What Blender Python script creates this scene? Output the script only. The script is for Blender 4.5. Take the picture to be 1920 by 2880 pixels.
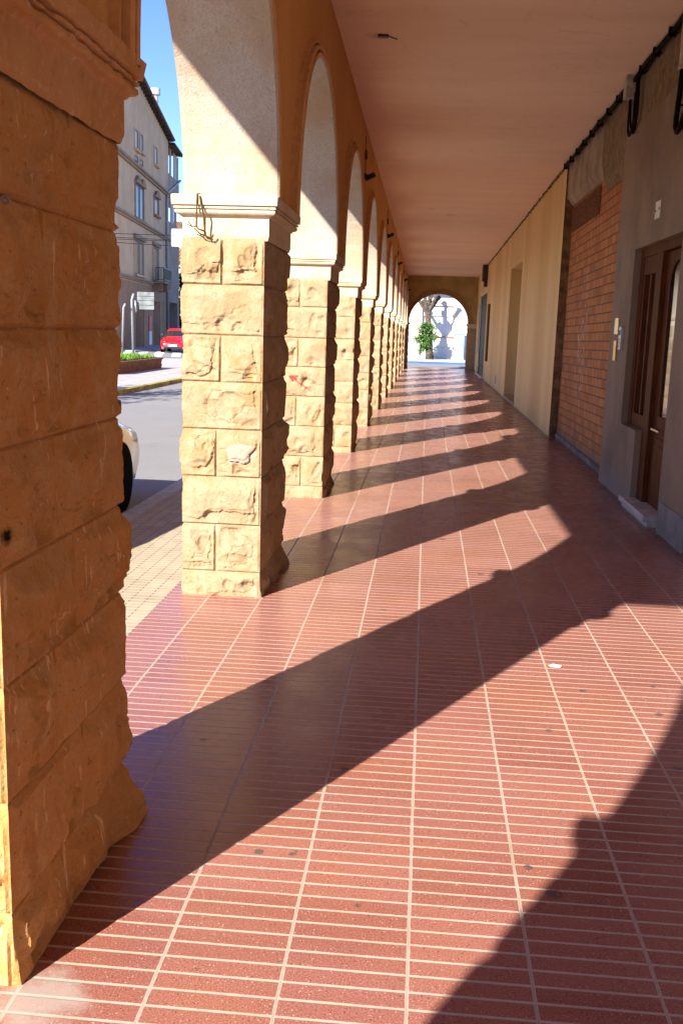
import bpy, bmesh, math, random
import numpy as np
from mathutils import Vector, Matrix
S = bpy.context.scene
for o in list(bpy.data.objects): bpy.data.objects.remove(o)
R = math.radians
# ------------------------------------------------------------------ camera, sky, sun, exposure
cam = bpy.data.cameras.new('camera'); camo = bpy.data.objects.new('camera', cam); S.collection.objects.link(camo)
cam.sensor_fit = 'VERTICAL'; cam.sensor_height = 36; cam.lens = 2720.82 / 2880 * 36
cam.clip_start = .05; cam.clip_end = 3000
rt, up, fw = (Vector((.99574948, .0870398, .03011731)), Vector((-.04576976, .18386382, .98188555)), Vector((-.07992564, .97909048, -.18706609)))
m = Matrix.Identity(4)
for i in range(3): m[i][0], m[i][1], m[i][2] = rt[i], up[i], -fw[i]
m[0][3], m[1][3], m[2][3] = 0, 0, 1.70
camo.matrix_world = m; S.camera = camo
SUN_EL, SUN_AZ = R(29.6), R(29.1)          # light travels toward +X +Y, azimuth measured from +Y
travel = Vector((math.sin(SUN_AZ) * math.cos(SUN_EL), math.cos(SUN_AZ) * math.cos(SUN_EL), -math.sin(SUN_EL)))
W = bpy.data.worlds.new("World"); S.world = W; W.use_nodes = True
nt = W.node_tree; bg = nt.nodes['Background']; sky = nt.nodes.new('ShaderNodeTexSky')
sky.sky_type = 'NISHITA'; sky.sun_disc = False; sky.sun_elevation = SUN_EL
sky.sun_rotation = math.atan2(-travel.x, -travel.y); sky.air_density = 1.0; sky.dust_density = .0; sky.ozone_density = 3.0; sky.altitude = 2500
hs_ = nt.nodes.new('ShaderNodeHueSaturation'); hs_.inputs['Saturation'].default_value = 1.17; hs_.inputs['Hue'].default_value = .52; hs_.inputs['Value'].default_value = .72; nt.links.new(sky.outputs[0], hs_.inputs['Color']); nt.links.new(hs_.outputs[0], bg.inputs[0]); bg.inputs[1].default_value = .15
sun = bpy.data.lights.new('sun', 'SUN'); sun.energy = 4.6; sun.angle = R(.53); sun.color = (1, .93, .82)
suno = bpy.data.objects.new('sun', sun); S.collection.objects.link(suno)
suno.rotation_euler = travel.to_track_quat('-Z', 'Y').to_euler(); suno.location = (-20, -30, 30)
S.view_settings.view_transform = 'Standard'; S.view_settings.look = 'None'
S.view_settings.exposure = 1.68; S.view_settings.gamma = 1
S.cycles.max_bounces = 10; S.cycles.diffuse_bounces = 6; S.cycles.glossy_bounces = 4
S.cycles.sample_clamp_indirect = 8; S.cycles.use_denoising = True

def lev(y): return -.0117 * (y - 5.87)     # the paving climbs this much against the level arcade
PITCH, TH = 3.7176, .915
def yk(k): return 2.152 + PITCH * (k - 1)  # front face of pier k
XI, XO = -.985, -1.48

# ------------------------------------------------------------------ object helpers
COL = S.collection
def link(o):
    COL.objects.link(o); return o
def tag(o, label=None, cat=None, group=None, kind=None):
    if label: o['label'] = label
    if cat: o['category'] = cat
    if group: o['group'] = group
    if kind: o['kind'] = kind
    return o
def empty(name, loc=(0, 0, 0), rz=0):
    o = link(bpy.data.objects.new(name, None)); o.location = loc; o.rotation_euler = (0, 0, rz); o.empty_display_size = .1; return o
def wm(o):
    return (wm(o.parent) @ o.matrix_parent_inverse @ o.matrix_basis) if o.parent else o.matrix_basis.copy()
class MB:
    def __init__(s): s.v = []; s.f = []; s.mi = []
    def add(s, vs, fs, mi=0):
        b = len(s.v); s.v += [tuple(v) for v in vs]; s.f += [tuple(b + i for i in f) for f in fs]; s.mi += [mi] * len(fs); return s
    def box(s, a, b, mi=0, skip=()):
        x0, y0, z0 = a; x1, y1, z1 = b
        vs = [(x0, y0, z0), (x1, y0, z0), (x1, y1, z0), (x0, y1, z0), (x0, y0, z1), (x1, y0, z1), (x1, y1, z1), (x0, y1, z1)]
        return s.add(vs, [(0, 3, 2, 1), (4, 5, 6, 7), (0, 1, 5, 4), (1, 2, 6, 5), (2, 3, 7, 6), (3, 0, 4, 7)], mi)
    def obox(s, o, ex, ey, ez, mi=0):
        o, ex, ey, ez = map(Vector, (o, ex, ey, ez))
        vs = [o, o + ex, o + ex + ey, o + ey, o + ez, o + ex + ez, o + ex + ey + ez, o + ey + ez]
        return s.add(vs, [(0, 3, 2, 1), (4, 5, 6, 7), (0, 1, 5, 4), (1, 2, 6, 5), (2, 3, 7, 6), (3, 0, 4, 7)], mi)
    def tube(s, pts, r, n=8, mi=0, cap=True):
        pts = [Vector(p) for p in pts]; rs = r if isinstance(r, (list, tuple)) else [r] * len(pts)
        rings = []; prev = None
        for i, p in enumerate(pts):
            t = (pts[min(i + 1, len(pts) - 1)] - pts[max(i - 1, 0)]).normalized()
            if prev is None: a = t.orthogonal().normalized()
            else:
                a = prev - t * prev.dot(t)
                a = a.normalized() if a.length > 1e-6 else t.orthogonal().normalized()
            prev = a; b = t.cross(a)
            rings.append([p + (a * math.cos(2 * math.pi * j / n) + b * math.sin(2 * math.pi * j / n)) * rs[i] for j in range(n)])
        vs = [v for rg in rings for v in rg]; fs = []
        for i in range(len(pts) - 1):
            for j in range(n):
                fs.append((i * n + j, i * n + (j + 1) % n, (i + 1) * n + (j + 1) % n, (i + 1) * n + j))
        if cap: fs += [tuple(range(n))[::-1], tuple((len(pts) - 1) * n + j for j in range(n))]
        return s.add(vs, fs, mi)
    def cyl(s, c, axis, r, h, n=20, mi=0):
        c = Vector(c); a = Vector(axis).normalized(); return s.tube([c - a * h / 2, c + a * h / 2], r, n, mi)
    def prism(s, poly, d, mi=0):          # poly: 3d points (planar), extruded by vector d
        n = len(poly); d = Vector(d); vs = [Vector(p) for p in poly] + [Vector(p) + d for p in poly]
        fs = [tuple(range(n))[::-1], tuple(range(n, 2 * n))] + [(i, (i + 1) % n, n + (i + 1) % n, n + i) for i in range(n)]
        return s.add(vs, fs, mi)
    def build(s, name, mats, parent=None, smooth=False, bevel=0, fix=True):
        me = bpy.data.meshes.new(name); me.from_pydata(s.v, [], s.f)
        for mm in (mats if isinstance(mats, (list, tuple)) else [mats]): me.materials.append(mm)
        me.polygons.foreach_set('material_index', s.mi)
        if fix:
            bm = bmesh.new(); bm.from_mesh(me); bmesh.ops.recalc_face_normals(bm, faces=bm.faces); bm.to_mesh(me); bm.free()
        if smooth: me.polygons.foreach_set('use_smooth', [True] * len(me.polygons))
        me.update(); o = link(bpy.data.objects.new(name, me))
        if parent: o.parent = parent; o.matrix_parent_inverse = wm(parent).inverted()
        if bevel:
            b = o.modifiers.new('b', 'BEVEL'); b.width = bevel; b.segments = 2; b.limit_method = 'ANGLE'; b.angle_limit = R(40)
        return o

# ------------------------------------------------------------------ node helpers
class NB:
    def __init__(s, name, rough=.8, spec=.3):
        s.m = bpy.data.materials.new(name); s.m.use_nodes = True; s.t = s.m.node_tree
        s.p = s.t.nodes['Principled BSDF']; s.p.inputs['Roughness'].default_value = rough
        s.p.inputs['Specular IOR Level'].default_value = spec
        g = s.t.nodes.new('ShaderNodeNewGeometry'); s.pos = g.outputs['Position']; s.nrm = g.outputs['Normal']
        s._xyz = None
    def n(s, ty, **kw):
        nd = s.t.nodes.new('ShaderNode' + ty)
        for k, v in kw.items(): setattr(nd, k, v)
        return nd
    def put(s, sock, v):
        if isinstance(v, bpy.types.NodeSocket): s.t.links.new(v, sock)
        elif isinstance(v, (tuple, list)) and len(v) == 3 and sock.type == 'RGBA': sock.default_value = (*v, 1)
        else: sock.default_value = v
    def xyz(s):
        if s._xyz is None:
            q = s.n('SeparateXYZ'); s.put(q.inputs[0], s.pos); s._xyz = q.outputs
        return s._xyz
    def math(s, op, a, b=0, c=None, clamp=False):
        q = s.n('Math', operation=op, use_clamp=clamp); s.put(q.inputs[0], a); s.put(q.inputs[1], b)
        if c is not None: s.put(q.inputs[2], c)
        return q.outputs[0]
    def vec(s, x, y, z):
        q = s.n('CombineXYZ')
        for i, v in enumerate((x, y, z)): s.put(q.inputs[i], v)
        return q.outputs[0]
    def vmul(s, v, k):
        q = s.n('VectorMath', operation='MULTIPLY'); s.put(q.inputs[0], v); q.inputs[1].default_value = k; return q.outputs[0]
    def noise(s, scale, detail=4, rough=.55, v=None, stretch=None, dist=0):
        q = s.n('TexNoise'); vv = v if v is not None else s.pos
        if stretch: vv = s.vmul(vv, stretch)
        s.put(q.inputs['Vector'], vv); q.inputs['Scale'].default_value = scale; q.inputs['Detail'].default_value = detail
        q.inputs['Roughness'].default_value = rough; q.inputs['Distortion'].default_value = dist; return q.outputs['Fac']
    def voro(s, scale, feat='F1', v=None, out='Distance'):
        q = s.n('TexVoronoi', feature=feat); s.put(q.inputs['Vector'], v if v is not None else s.pos); q.inputs['Scale'].default_value = scale
        return q.outputs[out]
    def white(s, v):
        q = s.n('TexWhiteNoise', noise_dimensions='3D'); s.put(q.inputs['Vector'], v); return q.outputs['Value']
    def ramp(s, f, a, b, lo=0., hi=1.):
        q = s.n('MapRange', interpolation_type='SMOOTHSTEP'); s.put(q.inputs['Value'], f)
        for k, v in (('From Min', a), ('From Max', b), ('To Min', lo), ('To Max', hi)): s.put(q.inputs[k], v)
        return q.outputs['Result']
    def mix(s, f, a, b, mode='MIX'):
        q = s.n('Mix', data_type='RGBA', blend_type=mode); s.put(q.inputs[0], f); s.put(q.inputs[6], a); s.put(q.inputs[7], b); return q.outputs[2]
    def bump(s, h, strength=.5, dist=.01):
        q = s.n('Bump'); q.inputs['Strength'].default_value = strength; q.inputs['Distance'].default_value = dist; s.put(q.inputs['Height'], h)
        s.t.links.new(q.outputs[0], s.p.inputs['Normal']); return q.outputs[0]
    def out(s, col=None, rough=None, spec=None, metal=None):
        if col is not None: s.put(s.p.inputs['Base Color'], col)
        if rough is not None: s.put(s.p.inputs['Roughness'], rough)
        if spec is not None: s.put(s.p.inputs['Specular IOR Level'], spec)
        if metal is not None: s.put(s.p.inputs['Metallic'], metal)
        return s.m
def segmask(b, pa, pb, w, soft=.004):
    """1 inside a stroke from pa to pb (world space)"""
    pa = Vector(pa); pb = Vector(pb); d = pb - pa; L2 = d.length_squared
    q = b.n('VectorMath', operation='SUBTRACT'); b.put(q.inputs[0], b.pos); q.inputs[1].default_value = pa
    dp = b.n('VectorMath', operation='DOT_PRODUCT'); b.put(dp.inputs[0], q.outputs[0]); dp.inputs[1].default_value = d
    t = b.math('DIVIDE', dp.outputs['Value'], L2, clamp=True)
    sc = b.n('VectorMath', operation='SCALE'); sc.inputs[0].default_value = d; b.put(sc.inputs['Scale'], t)
    e = b.n('VectorMath', operation='SUBTRACT'); b.put(e.inputs[0], q.outputs[0]); b.put(e.inputs[1], sc.outputs[0])
    e2 = b.vmul(e.outputs[0], (1, 0.15, 1)); ln = b.n('VectorMath', operation='LENGTH'); b.put(ln.inputs[0], e2)
    return b.ramp(ln.outputs['Value'], w + soft, w - soft)

# ------------------------------------------------------------------ materials
def stone_mat(name, arrow=False, patch=False, warm=False):
    b = NB(name, .92, .15)
    n1 = b.noise(2.3, 5, .6); n2 = b.noise(11, 6, .65); n3 = b.noise(90, 3, .6)
    c = b.mix(b.ramp(n1, .35, .68), (.335, .248, .155), (.325, .205, .098)) if not warm else b.mix(b.ramp(n1, .35, .68), (.57, .305, .108), (.55, .265, .08))
    c = b.mix(b.ramp(n2, .42, .72), c, (.385, .295, .19) if not warm else (.58, .35, .16))
    c = b.mix(b.math('MULTIPLY', b.ramp(n2, .42, .30), .4), c, (.33, .195, .08))
    gr = b.noise(5.5, 4, .6, stretch=(1, 1, 1.5)); c = b.mix(b.math('MULTIPLY', b.ramp(gr, .58, .72), .22), c, (.27, .19, .12))
    sp = b.voro(34); spn = b.noise(3.1, 2); c = b.mix(b.math('MULTIPLY', b.ramp(sp, .16, .07), b.ramp(spn, .52, .62)), c, (.60, .52, .40))
    st = b.noise(26, 3, .6, stretch=(1, 1, .13)); c = b.mix(b.math('MULTIPLY', b.ramp(st, .675, .72), .55), c, (.52, .38, .22))
    c = b.mix(b.ramp(n3, .3, .75, 0, .22), c, (.20, .12, .05))
    ck = b.math('ABSOLUTE', b.math('SUBTRACT', b.noise(6.5, 6, .6, dist=.8), .5)); ckm = b.noise(2.6, 2); crk = b.math('MULTIPLY', b.ramp(ck, .012, .002), b.ramp(ckm, .46, .56)); c = b.mix(b.math('MULTIPLY', crk, .28), c, (.13, .07, .03))
    if warm:
        ws = b.noise(30, 3, .6, stretch=(1, 1, .12)); wm_ = b.noise(3, 3, .6); c = b.mix(b.math('MULTIPLY', b.math('MULTIPLY', b.ramp(ws, .62, .66), b.ramp(wm_, .42, .55)), .75), c, (.80, .56, .34)); ws2 = b.noise(14, 3, .6, v=b.vmul(b.pos, (1, 1, .2))); c = b.mix(b.math('MULTIPLY', b.ramp(ws2, .60, .72), .5), c, (.36, .17, .06))
        e = b.n('VectorMath', operation='DISTANCE'); b.put(e.inputs[0], b.vmul(b.pos, (.3, 1, .8))); e.inputs[1].default_value = (-.95 * .3, 2.185, 1.185 * .8)
        c = b.mix(b.ramp(b.math('ADD', e.outputs['Value'], b.math('MULTIPLY', b.noise(60, 3), .03)), .042, .022), c, (.012, .009, .007))
    if arrow:
        k = segmask(b, (-1.318, 9.57, 1.203), (-1.08, 9.57, 1.045), .007, .006); fade = b.noise(40, 2)
        tail = b.ramp(b.xyz()[0], -1.05, -1.19)
        k = b.math('MULTIPLY', k, b.math('MULTIPLY', tail, .9))
        for p, q, w in (((-1.335, 9.57, 1.213), (-1.258, 9.57, 1.216), .009), ((-1.335, 9.57, 1.21), (-1.302, 9.57, 1.170), .010), ((-1.31, 9.57, 1.20), (-1.275, 9.57, 1.19), .016)):
            k = b.math('MAXIMUM', k, segmask(b, p, q, w, .006))
        c = b.mix(b.math('MULTIPLY', k, b.ramp(fade, .2, .5, .55, .95)), c, (.55, .03, .03))
    if patch:
        q = b.noise(14, 3); e = b.n('VectorMath', operation='DISTANCE'); b.put(e.inputs[0], b.vmul(b.pos, (1, .2, 1.15))); e.inputs[1].default_value = (-1.10, 5.86 * .2, .92 * 1.15)
        c = b.mix(b.ramp(b.math('ADD', e.outputs['Value'], b.math('MULTIPLY', b.math('SUBTRACT', q, .5), .16)), .088, .078), c, (.31, .262, .205))
    hgt = b.math('ADD', b.math('MULTIPLY', b.noise(45, 6, .7), .7), b.math('MULTIPLY', b.noise(140, 3, .6), .3))
    pit = b.ramp(b.noise(60, 2), .66, .74); c = b.mix(b.math('MULTIPLY', pit, .45), c, (.15, .09, .045)); b.bump(b.math('SUBTRACT', hgt, b.math('MULTIPLY', pit, .4)), .75, .010)
    return b.out(c)
STONE = stone_mat('sandstone'); STONE1 = stone_mat('sandstone, warm and scratched', warm=True); STONE3 = stone_mat('sandstone with red paint', arrow=True); STONE2 = stone_mat('sandstone with mortar repair', patch=True)  # nearest pier's stone carries the orange bounce of its shade as colour
def cap_mat(warm=False):
    b = NB('weathered cast stone', .9, .15); n1 = b.noise(4, 5, .6); n2 = b.noise(30, 5, .7)
    c = b.mix(b.ramp(n1, .35, .7), (.56, .47, .335) if not warm else (.58, .33, .15), (.50, .39, .24) if not warm else (.52, .27, .10)); c = b.mix(b.math('MULTIPLY', b.ramp(n2, .52, .68), .6), c, (.58, .48, .34) if not warm else (.66, .42, .24))
    if warm: c = b.mix(b.math('MULTIPLY', b.ramp(b.noise(36, 5, .65), .60, .68), .5), c, (.74, .52, .33)); c = b.mix(b.math('MULTIPLY', b.ramp(b.noise(9, 5, .7), .55, .70), .5), c, (.34, .17, .07))
    c = b.mix(b.math('MULTIPLY', b.ramp(n2, .40, .28), .7), c, (.22, .14, .07)); b.bump(b.noise(70, 5, .7), .5, .006); return b.out(c)
CAPM = cap_mat(); CAPSHADE = cap_mat(True)  # second one has the shaded capital's orange bounce put into its colour
def mortar_mat():
    b = NB('mortar', .95, .1); n = b.noise(30, 5, .65); return b.out(b.mix(n, (.30, .22, .13), (.42, .33, .22)))
def dash_mat():                       # pebble dashed arch soffit
    b = NB('pebble dashed render', .92, .15); n = b.noise(95, 4, .7); n2 = b.noise(1.6, 5, .6); n3 = b.noise(14, 4, .6); n4 = b.noise(6, 5, .65)
    c = b.mix(b.ramp(n, .36, .64), (.39, .325, .25), (.50, .43, .345)); c = b.mix(b.math('MULTIPLY', b.ramp(n2, .42, .62), .7), c, (.40, .275, .165)); c = b.mix(b.math('MULTIPLY', b.ramp(n4, .5, .7), .25), c, (.36, .31, .26))
    c = b.mix(b.math('MULTIPLY', b.ramp(n3, .68, .76), .5), c, (.22, .17, .12)); n5 = b.noise(48, 2); c = b.mix(b.math('MULTIPLY', b.ramp(n5, .68, .74), .7), c, (.16, .12, .08)); n6 = b.noise(25, 5, .7); c = b.mix(b.math('MULTIPLY', b.ramp(n6, .52, .66), .3), c, (.30, .22, .15))
    b.bump(b.math('SUBTRACT', n, b.math('MULTIPLY', n5, .5)), .6, .006); return b.out(c)
def ochre_mat():
    b = NB('ochre painted render', .85, .2); n1 = b.noise(1.1, 4, .55, stretch=(1, 1, .35)); n2 = b.noise(40, 4, .6)
    c = b.mix(b.ramp(n1, .35, .65), (.66, .37, .12), (.60, .31, .10)); c = b.mix(b.ramp(n2, .4, .75, 0, .25), c, (.25, .13, .05))
    b.bump(n2, .25, .004); return b.out(c)
def mould_mat():
    b = NB('brown arch moulding', .85, .2); n = b.noise(18, 5, .65); c = b.mix(b.ramp(n, .35, .7), (.64, .39, .18), (.55, .31, .13)); b.bump(n, .3, .006); return b.out(c)
DASH, OCHRE, MOULD = dash_mat(), ochre_mat(), mould_mat()
def ceil_mat():
    b = NB('ceiling plaster', .8, .25); n1 = b.noise(.55, 4, .5, stretch=(.35, 1, 1)); n2 = b.noise(2.2, 4, .6, stretch=(.3, 1, 1)); n3 = b.noise(60, 3)
    c = b.mix(b.ramp(n1, .32, .68), (.84, .65, .475), (.80, .595, .445)); c = b.mix(b.ramp(n2, .4, .75, 0, .5), c, (.72, .53, .36)); X, Y, Z = b.xyz()
    for (x, y, w_) in ((-.05, 22.2, .20), (.42, 23.1, .30), (-.6, 9.95, .22)):
        q = b.n('VectorMath', operation='DISTANCE'); b.put(q.inputs[0], b.vmul(b.vec(X, Y, 0), (.12 / w_ * 1.6, 1, 1))); q.inputs[1].default_value = (x * .12 / w_ * 1.6, y, 0); c = b.mix(b.math('MULTIPLY', b.ramp(b.math('ADD', q.outputs['Value'], b.math('MULTIPLY', b.noise(9, 4), .14)), .20, .08), .55), c, (.26, .13, .06))
    cr = b.math('ABSOLUTE', b.math('SUBTRACT', b.noise(.8, 5, .6, dist=1.2), .5)); c = b.mix(b.math('MULTIPLY', b.ramp(cr, .006, .001), .18), c, (.35, .22, .14)); 
    b.bump(b.noise(3, 3), .12, .02); return b.out(c)
CEIL = ceil_mat()
PW, X0 = .3321, .0248
def floor_mat():
    b = NB('red ribbed terrazzo paving', .3, .5); X, Y, Z = b.xyz()
    wob = b.math('MULTIPLY', b.math('SUBTRACT', b.noise(1.5, 2), .5), .006)
    u = b.math('DIVIDE', b.math('ADD', b.math('SUBTRACT', X, X0), wob), PW); t = b.math('DIVIDE', Y, PW)
    iu, it = b.math('FLOOR', u), b.math('FLOOR', t); rib = b.math('MULTIPLY', t, 5)
    du = b.math('ABSOLUTE', b.math('SUBTRACT', b.math('FRACT', b.math('ADD', u, .5)), .5))
    dr = b.math('ABSOLUTE', b.math('SUBTRACT', b.math('FRACT', b.math('ADD', rib, .5)), .5))
    w1 = b.math('ADD', .0145, b.math('MULTIPLY', b.math('SUBTRACT', b.noise(25, 3), .5), .012)); w2 = b.math('ADD', .067, b.math('MULTIPLY', b.math('SUBTRACT', b.noise(30, 3), .5), .04))
    ju = b.ramp(du, b.math('ADD', w1, .005), b.math('SUBTRACT', w1, .004)); jr = b.ramp(dr, b.math('ADD', w2, .03), b.math('SUBTRACT', w2, .03))
    jn = b.math('MAXIMUM', ju, jr)
    tid = b.white(b.vec(iu, it, 0)); rid = b.white(b.vec(iu, b.math('FLOOR', b.math('ADD', rib, .5)), 3))
    base = b.mix(b.math('ADD', b.math('MULTIPLY', tid, .75), b.math('MULTIPLY', b.noise(1.1, 3), .25)), (.235, .084, .064), (.335, .140, .114)); base = b.mix(b.math('MULTIPLY', rid, .55), base, (.31, .13, .108)); tid2 = b.white(b.vec(iu, it, 9)); base = b.mix(b.math('MULTIPLY', b.ramp(tid2, .78, .9), .5), base, (.26, .095, .062))
    wear = b.noise(1.3, 5, .6); base = b.mix(b.ramp(wear, .42, .72, 0, .45), base, (.37, .14, .065))
    g1 = b.noise(210, 3, .75); base = b.mix(b.ramp(g1, .50, .66, 0, .85), base, (.15, .038, .026))
    base = b.mix(b.ramp(g1, .46, .32, 0, .85), base, (.52, .27, .21))
    ch = b.voro(120); chn = b.white(b.voro(120, out='Color')); base = b.mix(b.math('MULTIPLY', b.ramp(ch, .34, .2), b.ramp(chn, .86, .92, 0, .6)), base, (.56, .42, .36))
    base = b.mix(b.math('MULTIPLY', b.ramp(ch, .34, .24), b.ramp(chn, .17, .12)), base, (.15, .05, .035))
    grout = b.mix(b.noise(9, 4), (.40, .315, .25), (.51, .42, .35)); gd = b.noise(1.9, 4, .6); grout = b.mix(b.ramp(gd, .5, .72, 0, .65), grout, (.33, .235, .15)); gsp = b.noise(55, 3, .7); grout = b.mix(b.ramp(gsp, .58, .72, 0, .6), grout, (.22, .17, .13))
    col = b.mix(jn, base, grout)
    seam = b.math('MULTIPLY', ju, b.ramp(b.math('ABSOLUTE', b.math('SUBTRACT', du, .004)), .004, .001)); col = b.mix(b.math('MULTIPLY', seam, .45), col, (.16, .10, .07))
    edge = b.ramp(b.math('ABSOLUTE', b.math('SUBTRACT', du, .021)), .006, .002); hol = b.ramp(b.noise(21, 2), .52, .60)
    # lime bloom at the foot of the nearest pier
    e = b.n('VectorMath', operation='DISTANCE'); b.put(e.inputs[0], b.pos); e.inputs[1].default_value = (-.905, 2.10, 0)
    lime = b.ramp(b.math('ADD', e.outputs['Value'], b.math('MULTIPLY', b.noise(11, 5, .65), .26)), .30, .17); col = b.mix(b.math('MULTIPLY', lime, .65), col, (.40, .36, .32))
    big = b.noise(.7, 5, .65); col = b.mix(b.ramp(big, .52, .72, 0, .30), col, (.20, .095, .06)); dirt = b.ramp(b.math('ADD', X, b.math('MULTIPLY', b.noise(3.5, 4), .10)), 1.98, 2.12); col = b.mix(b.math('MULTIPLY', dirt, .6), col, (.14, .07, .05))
    sp = None
    for (x, y, r) in ((-.848, 3.707, .020), (-.473, 2.886, .019), (-.361, 2.886, .015), (-.352, 2.905, .007), (.63, 5.008, .022), (.607, 4.039, .018), (.404, 2.913, .018), (.83, 4.55, .02), (1.137, 4.305, .022), (.457, 6.785, .03), (.45, 6.037, .02), (-.243, 3.53, .02), (1.19, 5.991, .02), (1.19, 4.669, .02), (1.082, 3.738, .022), (.469, 2.77, .03), (-.193, 5.757, .02), (-.128, 2.628, .012), (.2, 7.9, .03), (.9, 7.1, .025), (1.4, 8.2, .03)):
        q = b.n('VectorMath', operation='DISTANCE'); b.put(q.inputs[0], b.pos); q.inputs[1].default_value = (x, y, 0)
        k = b.ramp(q.outputs['Value'], r, r * .72); sp = k if sp is None else b.math('MAXIMUM', sp, k)
    spk = b.math('MULTIPLY', sp, b.ramp(b.noise(70, 3), .35, .5)); col = b.mix(b.math('MULTIPLY', spk, .85), col, (.075, .07, .07))
    rgh = b.math('ADD', b.ramp(b.noise(3.3, 5, .6), .3, .7, .20, .33), b.math('MULTIPLY', jn, .4)); spec = b.math('SUBTRACT', .26, b.math('MULTIPLY', jn, .25))
    h = b.math('SUBTRACT', 0, jn); b.bump(h, .28, .003)
    return b.out(col, rgh, spec)
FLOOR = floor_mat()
def panot_mat():
    b = NB('beige ribbed pavement tiles', .85, .2); X, Y, Z = b.xyz()
    u = b.math('DIVIDE', X, .098); t = b.math('DIVIDE', Y, .0625)
    du = b.math('ABSOLUTE', b.math('SUBTRACT', b.math('FRACT', u), .5)); dt = b.math('ABSOLUTE', b.math('SUBTRACT', b.math('FRACT', t), .5))
    tid = b.white(b.vec(b.math('FLOOR', b.math('DIVIDE', X, .196)), b.math('FLOOR', b.math('DIVIDE', Y, .1875)), 0))
    c = b.mix(tid, (.33, .275, .195), (.40, .34, .245)); c = b.mix(b.ramp(b.noise(6, 5, .65), .45, .7, 0, .6), c, (.25, .20, .14))
    j1 = b.ramp(du, .45, .48); j2 = b.ramp(dt, .40, .45); c = b.mix(j2, c, (.52, .44, .33)); c = b.mix(b.math('MULTIPLY', j1, b.ramp(dt, .38, .34)), c, (.14, .10, .07)); b.bump(b.math('MAXIMUM', j1, j2), -.4, .004); return b.out(c)
def simple(name, c, rough=.6, spec=.4, metal=0, var=.15, scale=12, bumpd=0):
    b = NB(name, rough, spec); n = b.noise(scale, 5, .6); d = tuple(max(0, x * (1 - var * 1.6)) for x in c); l = tuple(min(1, x * (1 + var)) for x in c)
    col = b.mix(b.ramp(n, .3, .7), d, l)
    if bumpd: b.bump(b.noise(scale * 4, 5, .65), .5, bumpd)
    return b.out(col, metal=metal)
def asphalt_mat():
    b = NB('worn asphalt', .9, .2); n = b.noise(.6, 5, .6); g = b.noise(120, 3, .7); c = b.mix(n, (.205, .20, .195), (.26, .255, .25)); c = b.mix(b.ramp(g, .55, .8, 0, .6), c, (.09, .09, .09))
    c = b.mix(b.ramp(b.noise(2.6, 5, .65, stretch=(1, 2.5, 1)), .60, .70, 0, .5), c, (.11, .105, .10)); b.bump(g, .4, .006); return b.out(c)
def grey_mat():
    b = NB('grey cement render', .88, .2); n = b.noise(1.0, 6, .6, stretch=(1, 1, .7)); n2 = b.noise(2.6, 6, .6, stretch=(1, 1, .8)); X, Y, Z = b.xyz()
    c = b.mix(b.ramp(n, .32, .7), (.275, .19, .118), (.21, .143, .088)); c = b.mix(b.ramp(n2, .45, .75, 0, .5), c, (.135, .10, .07)); c = b.mix(b.ramp(n2, .42, .25, 0, .4), c, (.31, .245, .19))
    foot = b.ramp(b.math('ADD', Z, b.math('MULTIPLY', b.noise(4, 5), .22)), .42, .12); c = b.mix(b.math('MULTIPLY', foot, .45), c, (.265, .245, .22))
    b.bump(b.noise(20, 5, .6), .3, .006); return b.out(c)
def rough_mat():
    b = NB('rough tan cement', .95, .1); n = b.noise(7, 7, .75); n2 = b.noise(1.5, 5, .6); c = b.mix(b.ramp(n, .3, .7), (.16, .105, .05), (.36, .26, .145)); c = b.mix(b.ramp(n2, .45, .65, 0, .6), c, (.27, .20, .12)); b.bump(b.noise(14, 8, .8), 1, .03); return b.out(c)
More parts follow.
